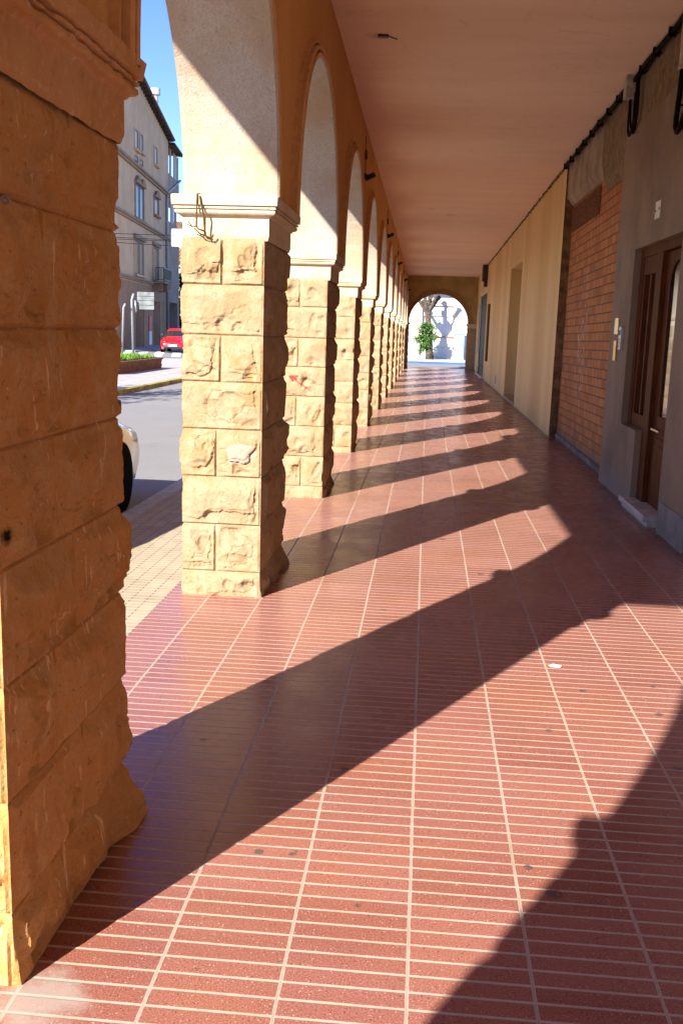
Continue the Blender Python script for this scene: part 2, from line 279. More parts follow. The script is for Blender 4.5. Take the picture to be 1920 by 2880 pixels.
def brick_mat():
    b = NB('ribbed red brick', .8, .25); X, Y, Z = b.xyz(); ROW, LEN = .119, .27
    zz = b.math('ADD', Z, b.math('MULTIPLY', Y, .012)); r = b.math('DIVIDE', zz, ROW); ir = b.math('FLOOR', r)
    off = b.math('MULTIPLY', b.white(b.vec(ir, 5, 0)), 1); u = b.math('ADD', b.math('DIVIDE', Y, LEN), off); iu = b.math('FLOOR', u)
    dz = b.math('ABSOLUTE', b.math('SUBTRACT', b.math('FRACT', r), .5)); du = b.math('ABSOLUTE', b.math('SUBTRACT', b.math('FRACT', u), .5))
    bid = b.white(b.vec(iu, ir, 1)); c = b.mix(bid, (.42, .14, .036), (.60, .25, .08)); c = b.mix(b.math('MULTIPLY', b.ramp(bid, .7, .95), .7), c, (.25, .085, .04))
    ribs = b.ramp(b.math('SINE', b.math('MULTIPLY', Y, 2 * math.pi / .043)), .55, .98); c = b.mix(b.math('MULTIPLY', ribs, .75), c, (.17, .06, .025))
    nn = b.noise(5, 6, .65); c = b.mix(b.ramp(nn, .5, .75, 0, .55), c, (.40, .20, .10)); jit = b.math('MULTIPLY', b.math('SUBTRACT', b.noise(16, 4), .5), .16)
    jz = b.ramp(b.math('ADD', dz, jit), .425, .45); ju = b.ramp(b.math('ADD', du, b.math('MULTIPLY', jit, .3)), .462, .476); j = b.math('MAXIMUM', jz, ju)
    c = b.mix(j, c, b.mix(b.noise(8, 4), (.075, .045, .025), (.17, .115, .07)))
    sm = b.math('MULTIPLY', b.ramp(b.math('ABSOLUTE', b.math('SUBTRACT', Y, 14.6)), .55, .2), b.ramp(b.noise(9, 4, .6), .50, .66)); sm = b.math('MULTIPLY', sm, b.math('MULTIPLY', b.ramp(Z, .7, 1.0), b.ramp(Z, 2.9, 1.9)))
    c = b.mix(b.math('MULTIPLY', sm, .7), c, (.55, .46, .40)); foot = b.ramp(b.math('ADD', Z, b.math('MULTIPLY', b.noise(5, 5), .2)), .34, .12); c = b.mix(b.math('MULTIPLY', foot, .7), c, (.16, .12, .10))
    b.bump(b.math('SUBTRACT', b.math('MULTIPLY', b.noise(30, 4), .2), b.math('ADD', j, b.math('MULTIPLY', ribs, .2))), .7, .010); return b.out(c)
def cream_mat():
    b = NB('cream painted plaster', .75, .3); n = b.noise(.6, 2, .5, stretch=(1, 1, .10)); n2 = b.noise(1.3, 4, .6); X, Y, Z = b.xyz(); c = b.mix(b.ramp(n, .35, .65), (.76, .54, .235), (.65, .425, .165)); c = b.mix(b.ramp(n2, .5, .8, 0, .3), c, (.50, .36, .2)); b.bump(n2, .15, .01)
    return b.out(c)
def wood_mat():
    b = NB('varnished dark wood', .55, .06); g = b.noise(10, 5, .6, stretch=(3, 3, .3), dist=.4); c = b.mix(b.ramp(g, .3, .7), (.055, .014, .004), (.12, .036, .010)); b.bump(g, .15, .004); return b.out(c)
def glass_mat(name, tint=(.02, .022, .025)):
    b = NB(name, .04, .9); return b.out(tint)
ASPHALT, GREY, ROUGH, BRICK, CREAM, WOOD = asphalt_mat(), grey_mat(), rough_mat(), brick_mat(), cream_mat(), wood_mat()
PANOT = panot_mat(); GLASS = glass_mat('dark glass')
KERB = simple('kerb stone', (.42, .41, .39), .85, .2, var=.15, scale=9, bumpd=.004); PAVE = simple('pale concrete pavement', (.40, .385, .36), .9, .2, var=.15, scale=3, bumpd=.003)
YKERB = simple('kerb with worn yellow paint', (.36, .29, .08), .85, .2, var=.4, scale=3); WHITEP = simple('white road paint', (.74, .74, .72), .8, .2, var=.1, scale=4)
BLUEP = simple('blue road paint', (.035, .16, .52), .7, .3, var=.2, scale=3); BLACK = simple('black plastic', (.012, .012, .013), .5, .4, var=.2); BLACKR = simple('black cable rubber', (.009, .007, .005), .7, .06, var=.3)
IRON = simple('dark iron', (.05, .045, .04), .5, .5, .4); GALV = simple('galvanised steel', (.27, .285, .29), .45, .5, .3, var=.2, scale=20); BEIGEP = simple('aged beige plastic', (.46, .36, .25), .6, .4, var=.12)
BRASS = simple('polished brass', (.66, .46, .16), .3, .5, .8, var=.15, scale=6); BRASSP = simple('pale brass', (.66, .56, .38), .3, .5, .7, var=.1, scale=6); ALU = simple('brushed aluminium', (.55, .54, .52), .4, .5, .7, var=.1); WHITE = simple('white enamel', (.66, .58, .48), .6, .3, var=.08)
MARBLE = simple('pale worn marble', (.50, .45, .38), .5, .4, var=.2, scale=7); DKEDGE = simple('dark brown edge', (.20, .11, .05), .9, .1, var=.3, scale=6)

# ------------------------------------------------------------------ ground
def sheet(name, x0, y0, x1, y1, z, mat, thick=None, kind='structure'):
    b = MB()
    if thick: b.box((x0, y0, z - thick), (x1, y1, z))
    else: b.add([(x0, y0, z), (x1, y0, z), (x1, y1, z), (x0, y1, z)], [(0, 1, 2, 3)])
    return tag(b.build(name, mat), kind=kind)
sheet('road', -420, -300, 420, 700, -.105, ASPHALT)
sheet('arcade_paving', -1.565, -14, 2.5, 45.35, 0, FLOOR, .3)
sheet('sidewalk', -2.50, -14, -1.567, 45.35, -.002, PANOT, .3)
sheet('kerb', -2.66, -14, -2.503, 45.35, -.006, KERB, .3)
sheet('arcade_end_kerb', -2.66, 45.353, 2.5, 45.55, -.004, KERB, .3)
sheet('traffic_island', -15.2, 8, -7.70, 46.3, 0, PAVE, .3)
sheet('yellow_kerb', -7.698, 8, -7.52, 46.3, .004, YKERB, .3)
sheet('far_pavement', -60, 57.2, -17.3, 140, 0, PAVE, .3)
sheet('house_pavement', -9, 57.9, 30, 62, 0, PAVE, .3)
b = MB()
for i, (sx, sy) in enumerate([(-17.6, 51.6), (-16.6, 51.6), (-15.6, 51.5), (-14.6, 51.4), (-13.6, 51.5), (-12.6, 51.6), (-11.6, 51.7), (-10.6, 51.8)]):
    L = 8.6; d = -.25; z = -.101
    b.add([(sx, sy, z), (sx + .5, sy, z), (sx + .5 + d * L, sy + L, z), (sx + d * L, sy + L, z)], [(0, 1, 2, 3)])
tag(b.build('zebra_crossing', WHITEP), kind='structure')
sheet('blue_parking_line', -8, 54.2, 12, 57.6, -.101, BLUEP)

# ------------------------------------------------------------------ numpy value noise
_rng = np.random.RandomState(7); _T = _rng.rand(256, 256)
def vn(x, y, seed=0):
    x = np.asarray(x, float) + seed * 17.31; y = np.asarray(y, float) + seed * 9.77
    xi = np.floor(x).astype(int); yi = np.floor(y).astype(int); fx = x - xi; fy = y - yi
    fx = fx * fx * (3 - 2 * fx); fy = fy * fy * (3 - 2 * fy)
    g = lambda a, c: _T[a % 256, c % 256]
    return (g(xi, yi) * (1 - fx) + g(xi + 1, yi) * fx) * (1 - fy) + (g(xi, yi + 1) * (1 - fx) + g(xi + 1, yi + 1) * fx) * fy
def fbm(x, y, seed=0, o=4):
    a, t, s = .5, 0, 0
    for i in range(o): t = t + a * vn(x * 2 ** i, y * 2 ** i, seed + i * 3); s += a; a *= .55
    return t / s
def sstep(x): x = np.clip(x, 0, 1); return x * x * (3 - 2 * x)

JOINTS = [-.35, .159, .462, .765, 1.06, 1.35, 1.632, 1.93, 2.215]
def pier_mesh(name, seed, res, mat, splay=False):
    """rock faced ashlar shaft, local origin at the front inner ground corner line; x runs to -X (outer) , y to the back"""
    rnd = random.Random(seed); Wd, Th = XI - XO, TH
    faces = [('front', Wd, Vector((XO, 0, 0)), Vector((1, 0, 0)), Vector((0, -1, 0))), ('inner', Th, Vector((XI, 0, 0)), Vector((0, 1, 0)), Vector((1, 0, 0))),
             ('back', Wd, Vector((XI, Th, 0)), Vector((-1, 0, 0)), Vector((0, 1, 0))), ('outer', Th, Vector((XO, Th, 0)), Vector((0, -1, 0)), Vector((-1, 0, 0)))]
    zs = []; zc = []
    for c in range(len(JOINTS) - 1):
        n = max(3, int((JOINTS[c + 1] - JOINTS[c]) / res)); a = list(np.linspace(JOINTS[c], JOINTS[c + 1], n, endpoint=False)); 
        if c == 0: a = [JOINTS[0]] + list(np.linspace(-.06, JOINTS[1], max(3, int(.22 / res)), endpoint=False))
        zs += a; zc += [c] * len(a)
    zs.append(JOINTS[-1]); zc.append(len(JOINTS) - 2); zs = np.array(zs); zc = np.array(zc)
    H = {}; US = {}
    for fi, (fn, Lw, o, du, nn) in enumerate(faces):
        us = np.linspace(0, Lw, max(6, int(Lw / res)) + 1); US[fn] = us; h = np.zeros((len(zs), len(us)))
        for c in range(len(JOINTS) - 1):
            z0, z1 = JOINTS[c], JOINTS[c + 1]; 
            if c == 0: z0 = -.05
            r = random.Random(seed * 100 + fi * 20 + c)
            cuts = [0, Lw]
            odd = c % 2
            if fn in ('front', 'back'):
                if odd: cuts = [0, Lw * r.uniform(.42, .56), Lw]
            else: cuts = [0, Lw * r.uniform(.50, .62), Lw] if odd else [0, Lw * r.uniform(.32, .40), Lw]
            rows = np.where(zc == c)[0]
            if c == len(JOINTS) - 2: rows = np.append(rows[rows < len(zs) - 1], len(zs) - 1)
            zz = zs[rows][:, None]
            for bi in range(len(cuts) - 1):
                u0, u1 = cuts[bi], cuts[bi + 1]; cols = np.where((us >= u0 - 1e-9) & (us <= u1 + 1e-9))[0]; uu = us[cols][None, :]
                w, hh = u1 - u0, z1 - z0; sd = seed * 31 + fi * 7 + c * 3 + bi
                x = uu - u0; y = zz - z0; X, Y = np.broadcast_arrays(x, y)
                gx, gy = (X + u0) * 1.0, Y + z0
                nA = (fbm(gx * 9, gy * 9, sd, 4) - .5); nB = (fbm(gx * 24 + 5, gy * 24, sd + 50, 3) - .5)
                if fn == 'front': amp = r.uniform(.020, .034)
                elif fn == 'back': amp = r.uniform(.025, .04)
                elif fn == 'inner': amp = r.uniform(.028, .042)
                else: amp = r.uniform(.012, .034)
                lf = bi == 0; rf = bi == len(cuts) - 2
                q6 = np.round(nA * 9) / 9; rag = (.55 * nA + .45 * q6) * .075 + nB * .02
                freeL = lf and fn in ('front', 'back', 'outer'); freeL = lf and fn in ('front', 'back')
                freeR = rf and fn in ('inner', 'back', 'outer')
                big = X * 0 + 9
                soft = np.minimum(np.minimum(big if freeL else (X - .012) / r.uniform(.04, .12), (hh - Y - .010) / r.uniform(.04, .11)), 9)
                tilt = r.uniform(-.5, .5); stripR = r.uniform(.02, .10) * (w / .45); stripB = r.uniform(.02, .09)
                hR = (w - X) - stripR - tilt * (Y - hh / 2) * .5 + rag; hB = Y - stripB - r.uniform(-.25, .25) * (X - w / 2) * .4 + rag
                hard = hB if freeR else np.minimum(hR, hB)
                d = amp * sstep(soft) * (.30 + .45 * sstep(hard / .009) + .25 * sstep((hard - .026 - .03 * nA) / .010))
                guard = np.minimum(np.minimum(Y, hh - Y), np.minimum(big if freeL else X, big if freeR else w - X))
                d = d * sstep((guard - .004) / .009)
                pl = None
                for q in range(r.randint(3, 5)):
                    a = r.uniform(-.13, .13); bb = r.uniform(-.13, .13); p = amp * r.uniform(.85, 1.4) + a * (X - w * r.uniform(.2, .8)) + bb * (Y - hh * r.uniform(.2, .8))
                    pl = p if pl is None else np.minimum(pl, p)
                d = np.where(guard > .012, np.minimum(d, np.maximum(pl, amp * .28)), d)
                for q in range(r.randint(2, 4)):      # conchoidal scars
                    cx, cy = w * r.uniform(.35, 1.0), hh * r.uniform(.0, .75); ra, rb = r.uniform(.03, .10), r.uniform(.02, .07); th = r.uniform(0, 3.1)
                    ex, ey = (X - cx) * math.cos(th) + (Y - cy) * math.sin(th), -(X - cx) * math.sin(th) + (Y - cy) * math.cos(th)
                    rr2 = (ex / ra) ** 2 + (ey / rb) ** 2 + nA * 1.6
                    d = d - .015 * np.clip(1.15 - rr2, 0, 1) ** .6 * sstep((guard - .01) / .02)
                cr = np.abs(fbm(gx * 4 + 3, gy * 7, sd + 90, 4) - .5); d = d - .006 * sstep((.03 - cr) / .03) * sstep((guard - .01) / .02) * (fbm(gx * 3, gy * 3, sd + 11, 2) > .5)
                d = d + (nB * .005 + nA * .004 + (fbm(gx * 70, gy * 70, sd + 33, 3) - .5) * .0042) * sstep((guard + .01) / .03)
                fe = r.choice((.55, .75, .9, 1.0, 1.2) if fn in ('inner', 'back') else (.1, .3, .6, .9))
                if freeL: d = d * (1 - (1 - fe) * sstep((.08 - X) / .075))
                if freeR: d = d * (1 - (1 - fe) * sstep((.08 - (w - X)) / .075))
                # joints
                jl = np.minimum(Y if c > 0 else Y * 0 + 9, hh - Y)
                jv = X * 0 + 9
                if not lf: jv = np.minimum(jv, X)
                if not rf: jv = np.minimum(jv, w - X)
                d = d - np.maximum(.008 * sstep((.007 - jl + nB * .008) / .005), (.009 if fn != 'inner' else .015) * sstep(((.008 if fn != 'inner' else .010) - jv + nB * .008) / .005))
                if splay and c == 0 and fn == 'inner': d = d + .05 * sstep((X - Lw * .0) / Lw * 1.2 + nA) * sstep((.16 - Y) / .2) 
                if fn == 'inner' and c == 0: d = d + np.clip((.17 - Y), 0, .2) * (.10 + .35 * sstep((gx - Lw * .72) / (Lw * .2))) 
                h[np.ix_(rows, cols)] = d
        # tie heights at a straight drafted corner
        if fn == 'front': h[:, -1] *= .35
        if fn == 'inner': h[:, 0] = h[:, 0] * .3; 
        H[fn] = h
    V = []; F = []; off = {}
    order = ['front', 'inner', 'back', 'outer']; cols = []
    for fi, (fn, Lw, o, du, nn) in enumerate(faces):
        nxt = faces[(fi + 1) % 4]; prv = faces[(fi - 1) % 4]; us = US[fn]
        for j in range(len(us) - 1):
            P = np.array(o)[None, :] + np.array(du)[None, :] * us[j] + np.array(nn)[None, :] * H[fn][:, j][:, None]
            if j == 0: P = P + np.array(prv[4])[None, :] * H[prv[0]][:, -1][:, None]
            P[:, 2] += zs; cols.append(P)
    nc = len(cols); nz = len(zs); A = np.stack(cols, 1).reshape(-1, 3)
    idx = np.arange(nz * nc).reshape(nz, nc); q = np.stack([idx[:-1], np.roll(idx, -1, 1)[:-1], np.roll(idx, -1, 1)[1:], idx[1:]], -1).reshape(-1, 4)
    me = bpy.data.meshes.new(name); me.from_pydata(A.tolist(), [], q.tolist()); me.materials.append(mat); me.polygons.foreach_set('use_smooth', [True] * len(me.polygons)); me.update()
    try: me.set_sharp_from_angle(angle=R(38))
    except Exception: pass
    return me
CAPPROF = [(-.004, 2.19), (.004, 2.218), (.004, 2.318), (.014, 2.324), (.018, 2.330), (.036, 2.336), (.044, 2.345), (.044, 2.357), (.034, 2.361), (.034, 2.364), (.050, 2.366), (.050, 2.376), (.040, 2.379), (.040, 2.382), (.060, 2.385), (.062, 2.437), (.055, 2.443)]
def capital_mesh(name, seed, res, wear, mat=None):
    x0, x1, y0, y1 = XO + .006, XI + .022, .0, TH - .005; per = []
    def side(a, c, nrm):
        L = math.dist(a, c); n = max(1, int(L / res))
        for i in range(n): t = i / n; per.append((a[0] + (c[0] - a[0]) * t, a[1] + (c[1] - a[1]) * t, nrm if i else None))
    C = [(x0, y0), (x1, y0), (x1, y1), (x0, y1)]; N = [(0, -1), (1, 0), (0, 1), (-1, 0)]
    for i in range(4): side(C[i], C[(i + 1) % 4], N[i])
    for i, p in enumerate(per):
        if p[2] is None:
            k = C.index((p[0], p[1])); per[i] = (p[0], p[1], (N[k][0] + N[k - 1][0], N[k][1] + N[k - 1][1]))
    s = np.arange(len(per)) * res; V = []
    for (o, z) in CAPPROF:
        n = (fbm(s * 22, s * 0 + z * 40, seed, 4) - .5); n2 = fbm(s * 6, s * 0 + z * 12, seed + 5, 3)
        er = wear * (n * .9 - np.clip(n2 - .56, 0, 1) * 4.0 * (1 if z > 2.32 else .3)) * (1 if z < 2.44 else .2)
        for i, (x, y, nr) in enumerate(per):
            q = o + er[i] * (1 if o > .01 or wear > .004 else .3); V.append((x + nr[0] * q, y + nr[1] * q, z + n[i] * wear * .35))
    n = len(per); F = [(a * n + i, a * n + (i + 1) % n, (a + 1) * n + (i + 1) % n, (a + 1) * n + i) for a in range(len(CAPPROF) - 1) for i in range(n)]
    F.append(tuple((len(CAPPROF) - 1) * n + i for i in range(n)))
    me = bpy.data.meshes.new(name); me.from_pydata(V, [], F); me.materials.append(mat or CAPM); me.update(); return me
hi = [pier_mesh('pier_shaft', 11, .0062, STONE1), pier_mesh('pier_shaft', 2, .0062, STONE2), pier_mesh('pier_shaft', 23, .010, STONE3)]
lo = [pier_mesh('pier_shaft', 40 + i, .02, STONE) for i in range(3)]
ch = [capital_mesh('pier_capital', 1, .008, .016, CAPSHADE), capital_mesh('pier_capital', 2, .014, .003)]; cl = [capital_mesh('pier_capital', 5 + i, .05, .002) for i in range(2)]
PLAB = {1: 'nearest rough sandstone pier, its big shaded side filling the left edge', 2: 'sunlit sandstone pier with loose twine hanging from its capital', 3: 'sandstone pier with a red arrow sprayed on its sunlit face',
        4: 'sandstone pier right behind the one with the red arrow, below the nearest spotlight', 5: 'sandstone pier just behind the one below the nearest spotlight', 6: 'sandstone pier below the second nearest black spotlight',
        7: 'sandstone pier between the second and third nearest spotlights', 8: 'slim looking distant sandstone pier below the third nearest spotlight', 9: 'distant sandstone pier, third before the corner pier at the end wall',
        10: 'distant sandstone pier below the fourth nearest spotlight', 11: 'very distant sandstone pier, last free one before the corner pier',
        12: 'farthest sandstone pier, standing against the end wall beside its arch',
        0: 'sandstone pier out of frame that casts the shadow at the bottom right', -1: 'sandstone pier out of frame, second behind the camera', -2: 'sandstone pier out of frame, third behind the camera'}
for k in range(-2, 13):
    e = empty('stone_pier', (0, yk(k), lev(yk(k)))); tag(e, PLAB[k], 'pier', 'rough sandstone piers of the arcade')
    me = hi[k - 1] if 1 <= k <= 3 else lo[k % 3]; o = link(bpy.data.objects.new('shaft', me)); o.parent = e
    c = ch[k - 1] if 1 <= k <= 2 else cl[k % 2]; o = link(bpy.data.objects.new('capital', c)); o.parent = e

# ------------------------------------------------------------------ arcade wall with arches
WI, WO = -.957, -1.474; AA, AB = 1.402, 1.345; YE = 44.0
def czs(k): return 2.44 + lev(yk(k) + TH + 1.4)
wall = empty('arcade_wall', (WI, 20, 0)); tag(wall, 'ochre rendered wall with round arches carried on the sandstone piers', 'wall')
b = MB(); NA = 40
def wtop(y): return 7.6
def strip(b, pts, x, mi):                      # vertical quads from arch points up to the top
    for (y0, z0), (y1, z1) in zip(pts[:-1], pts[1:]):
        b.add([(x, y0, z0), (x, y1, z1), (x, y1, wtop(y1)), (x, y0, wtop(y0))], [(0, 1, 2, 3)], mi)
for k in range(-2, 12):
    zb = 2.432 + lev(yk(k)); y0, y1 = yk(k) + .004, yk(k) + TH - .004
    for x in (WI, WO): b.add([(x, y0, zb), (x, y1, zb), (x, y1, 7.6), (x, y0, 7.6)], [(0, 1, 2, 3)], 0)
    ya, yb = yk(k) + TH - .004, yk(k + 1) + .004; yc = (ya + yb) / 2; a = (yb - ya) / 2
    zs = czs(k); pts = [(yc - a * math.cos(math.pi * i / NA), zs + AB * math.sin(math.pi * i / NA)) for i in range(NA + 1)]
    pts = [(ya, 2.432 + lev(yk(k)))] + pts + [(yb, 2.432 + lev(yk(k + 1)))]
    strip(b, pts, WI, 0); strip(b, pts, WO, 0)
    for (p0, q0), (p1, q1) in zip(pts[:-1], pts[1:]): b.add([(WI, p0, q0), (WI, p1, q1), (WO, p1, q1), (WO, p0, q0)], [(0, 1, 2, 3)], 1)
for x in (WI, WO): b.add([(x, yk(12) + .004, 2.3), (x, YE, 2.3), (x, YE, 7.6), (x, yk(12) + .004, 7.6)], [(0, 1, 2, 3)], 0)
b.add([(WI, -8.9, 7.6), (WI, YE, 7.6), (WO, YE, 7.6), (WO, -8.9, 7.6)], [(0, 1, 2, 3)], 0)
b.build('wall_panel', [OCHRE, DASH], wall, fix=False)
PROF = [(-.006, -.004), (-.006, .042), (.004, .056), (.020, .062), (.036, .056), (.040, .016), (.049, .016), (.053, .048), (.068, .060), (.084, .050), (.088, .006), (.098, .006), (.102, .028), (.124, .032), (.130, -.004)]
def archivolt(k, side):
    b = MB(); n = 48; ya, yb = yk(k) + TH - .004, yk(k + 1) + .004; yc = (ya + yb) / 2; a = (yb - ya) / 2; zs = czs(k); rows = []
    x0, sg = (WI, 1) if side > 0 else (WO, -1)
    ts = [i / n * math.pi for i in range(n + 1)]
    for j, t in enumerate(ts): rows.append([(x0 + sg * p, yc - (a + d) * math.cos(t), zs + (AB + d) * math.sin(t)) for d, p in PROF])
    zl0, zl1 = 2.44 + lev(yk(k)), 2.44 + lev(yk(k + 1))
    rows.insert(0, [(p[0], p[1], min(zl0, p[2] - .001)) for p in rows[0]]); rows.append([(p[0], p[1], min(zl1, p[2] - .001)) for p in rows[-1]])
    m_ = len(PROF); vs = [v for r_ in rows for v in r_]; fs = [(i * m_ + j, i * m_ + j + 1, (i + 1) * m_ + j + 1, (i + 1) * m_ + j) for i in range(len(rows) - 1) for j in range(m_ - 1)]
    b.add(vs, fs); b.mi = [1 if j <= 1 else 0 for i in range(len(rows) - 1) for j in range(m_ - 1)]
    return b.build('archivolt', [MOULD, DASH], wall)
for k in range(-2, 12):
    archivolt(k, 1)
# ceiling slab and balcony above the street side
cz = lambda y: 4.575 - .0117 * y
b = MB(); ys = [-14, 46]
b.add([(WO + .02, -14, cz(-14)), (2.9, -14, cz(-14)), (2.9, YE + .4, cz(YE + .4)), (WO + .02, YE + .4, cz(YE + .4)), (WO + .02, -14, cz(-14) + .3), (2.9, -14, cz(-14) + .3), (2.9, YE + .4, cz(YE + .4) + .3), (WO + .02, YE + .4, cz(YE + .4) + .3)],
      [(0, 3, 2, 1), (4, 5, 6, 7), (0, 1, 5, 4), (1, 2, 6, 5), (2, 3, 7, 6), (3, 0, 4, 7)])
tag(b.build('ceiling', CEIL), kind='structure')
b = MB(); b.box((-2.765, -1.12, 4.73), (WO - .003, 9.0, 4.92)); o = b.build('balcony', OCHRE); tag(o, 'balcony slab over the street, out of frame above the nearest arches, cutting off the sunlight', 'balcony')
b = MB(); b.box((-2.30, 9.4, 4.62), (WO - .003, 44, 4.80)); o = b.build('cornice', OCHRE); tag(o, 'cornice slab over the street, out of frame above the farther arches', 'cornice')
b = MB(); b.box((WO, -14, 0), (2.9, -13.7, 4.6)); o = b.build('rear_sun_wall', OCHRE); tag(o, 'ochre wall added behind the camera to keep the sun out, out of frame', 'wall')  # added wall, stops sun streaming in along the arcade from the rear
# far end wall with its arch
ew = empty('end_wall', (.4, YE, 0)); tag(ew, 'yellowish end wall of the arcade with one wide arch open to the street', 'wall')
b = MB(); xl, xr = -.86, 1.77; xc = (xl + xr) / 2; a = (xr - xl) / 2; zsp = 2.02
ENDM = simple('yellow ochre render', (.42, .29, .115), .85, .2, var=.15, scale=2)
pts = [(xc - a * math.cos(math.pi * i / 32), zsp + 1.28 * math.sin(math.pi * i / 32)) for i in range(33)]
for y in (YE, YE + .5):
    for (p0, q0), (p1, q1) in zip(pts[:-1], pts[1:]): b.add([(p0, y, q0), (p1, y, q1), (p1, y, 5), (p0, y, 5)], [(0, 1, 2, 3)])
    b.add([(WO, y, 1.9), (xl, y, 1.9), (xl, y, 5), (WO, y, 5)], [(0, 1, 2, 3)]); b.add([(xr, y, 1.9), (2.9, y, 1.9), (2.9, y, 5), (xr, y, 5)], [(0, 1, 2, 3)])
for (p0, q0), (p1, q1) in zip(pts[:-1], pts[1:]): b.add([(p0, YE, q0), (p1, YE, q1), (p1, YE + .5, q1), (p0, YE + .5, q0)], [(0, 1, 2, 3)])
b.build('wall_panel', ENDM, ew, fix=False)
b = MB(); rows = []
for i in range(33):
    t = i / 32 * math.pi; rows.append([(xc - (a + d) * math.cos(t), YE - p, zsp + (1.28 + d) * math.sin(t)) for d, p in ((-.01, -.005), (-.01, .04), (.06, .05), (.12, .03), (.19, .05), (.20, -.005))])
b.add([v for r_ in rows for v in r_], [(i * 6 + j, i * 6 + j + 1, (i + 1) * 6 + j + 1, (i + 1) * 6 + j) for i in range(32) for j in range(5)]); b.build('archivolt', simple('dark brown moulding', (.30, .17, .08), .85, .2), ew)
lm = lo[1]
for (sx0, sx1) in ((WO + .05, xl), (xr, 2.32)):
    b = MB(); nz = 40; rnd = random.Random(5 + int(sx1 * 10))
    zz = np.linspace(-.1, 1.84, nz); bul = .025 * np.abs(np.sin((zz + .1) / .297 * math.pi)) ** .5 + .012 * (fbm(zz * 9, zz * 3, 3) - .5)
    ring = []
    for z_, u_ in zip(zz, bul): ring.append([(sx0 - u_, YE - u_ + .01, z_), (sx1 + u_, YE - u_ + .01, z_), (sx1 + u_, YE + .49 + u_, z_), (sx0 - u_, YE + .49 + u_, z_)])
    b.add([v for r_ in ring for v in r_], [(i * 4 + j, i * 4 + (j + 1) % 4, (i + 1) * 4 + (j + 1) % 4, (i + 1) * 4 + j) for i in range(nz - 1) for j in range(4)])
    b.build('stone_jamb', STONE, ew)
    b = MB(); b.box((sx0 - .02, YE - .02, 1.84), (sx1 + .02, YE + .52, 1.94)); b.box((sx0 - .07, YE - .07, 1.94), (sx1 + .07, YE + .57, 2.03)); b.build('impost', CAPM, ew, bevel=.012)

# ------------------------------------------------------------------ right hand side : grey wall, door, brick wall, cream wall
XR = 2.112; TOP = 4.75; WT = 2.75
gw = empty('grey_wall', (XR, 8, 0)); tag(gw, 'stained grey cement rendered wall around the wooden door', 'wall')
b = MB()
for y0, y1, z0, z1 in ((7.75, 8.70, -.1, 3.90), (10.63, 11.66, -.1, 3.90), (8.70, 10.63, 2.59, 3.90), (9.88, 10.63, -.1, .78)): b.box((XR, y0, z0), (WT, y1, z1))
b.build('render', GREY, gw)
b = MB(); b.box((XR + .012, 7.75, 3.90), (WT, 11.80, TOP)); b.build('rough_cement_band', ROUGH, gw)
b = MB(); b.box((XR - .012, 7.75, -.05), (XR + .05, 8.60, .28)); b.build('skirting', simple('grey skirting', (.24, .215, .185), .9, .2, var=.15, scale=5), gw)
nw = empty('bounce_wall', (XR, -3, 0)); tag(nw, 'pale cream wall added to bounce light, out of frame beside and behind the camera', 'wall')
b = MB(); b.box((XR, -14, -.1), (WT, 7.745, TOP)); b.build('plaster', simple('pale cream plaster', (.74, .60, .42), .8, .25, var=.06, scale=1.5), nw)  # unseen, kept pale to throw bounce light on the near pier and paving
# door
d = empty('wooden_door', (2.19, 9.2, .08)); tag(d, 'dark varnished wooden street door with arched glass and a narrow side window', 'door'); DX = 2.19
def rel(mb, name, mat, par, **k):
    return mb.build(name, mat, par, **k)
b = MB(); b.box((DX - .01, 10.50, .78), (DX + .10, 10.63, 2.59)); b.box((DX - .01, 8.70, 2.50), (DX + .10, 10.50, 2.59)); b.box((DX - .02, 9.62, .06), (DX + .10, 9.86, 2.50)); b.box((DX, 9.86, .78), (DX + .10, 10.50, .92)); b.box((DX, 9.86, 2.32), (DX + .1, 10.5, 2.50))
b.box((DX + .005, 9.86, .92), (DX + .09, 9.93, 2.32)); b.box((DX + .005, 10.43, .92), (DX + .09, 10.50, 2.32)); b.box((DX + .005, 10.14, .92), (DX + .09, 10.20, 2.32)); rel(b, 'frame', WOOD, d, bevel=.006)
b = MB(); b.box((DX + .05, 9.93, .92), (DX + .06, 10.43, 2.32)); rel(b, 'side_window_glass', GLASS, d)
# leaf with an arched opening
b = MB(); y0, y1, zb, zt = 8.72, 9.62, .07, 2.49; gy0, gy1, gz0, gz1 = 8.86, 9.44, .96, 2.40; lx, lx2 = DX + .03, DX + .075
arc = [(gy1, gz0 + .05), (gy1 - .05, gz0)]; arc = []
for i in range(13): t = math.pi * i / 12; arc.append(((gy0 + gy1) / 2 + (gy1 - gy0) / 2 * math.cos(t), gz1 - .16 + .16 * math.sin(t)))
outer = []
for (yy, zz_) in arc: outer.append((yy, zt))
for i in range(12):
    for x in (lx, lx2): b.add([(x, *arc[i]), (x, *arc[i + 1]), (x, *outer[i + 1]), (x, *outer[i])], [(0, 1, 2, 3)])
    b.add([(lx, *arc[i]), (lx, *arc[i + 1]), (lx2, *arc[i + 1]), (lx2, *arc[i])], [(0, 1, 2, 3)])
b.box((lx, gy1, gz0), (lx2, y1, zt)); b.box((lx, y0, gz0), (lx2, gy0, zt)); b.box((lx, y0, zb), (lx2, y1, gz0))
leaf = rel(b, 'leaf', WOOD, d, fix=True)
b = MB(); b.box((lx - .012, 8.84, .26), (lx, 9.46, .76)); b.box((lx - .024, 8.90, .33), (lx - .012, 9.40, .69)); rel(b, 'lower_panel', WOOD, leaf, bevel=.008)
b = MB(); b.box((lx + .015, gy0, gz0), (lx + .022, gy1, gz1)); rel(b, 'glass', GLASS, leaf)
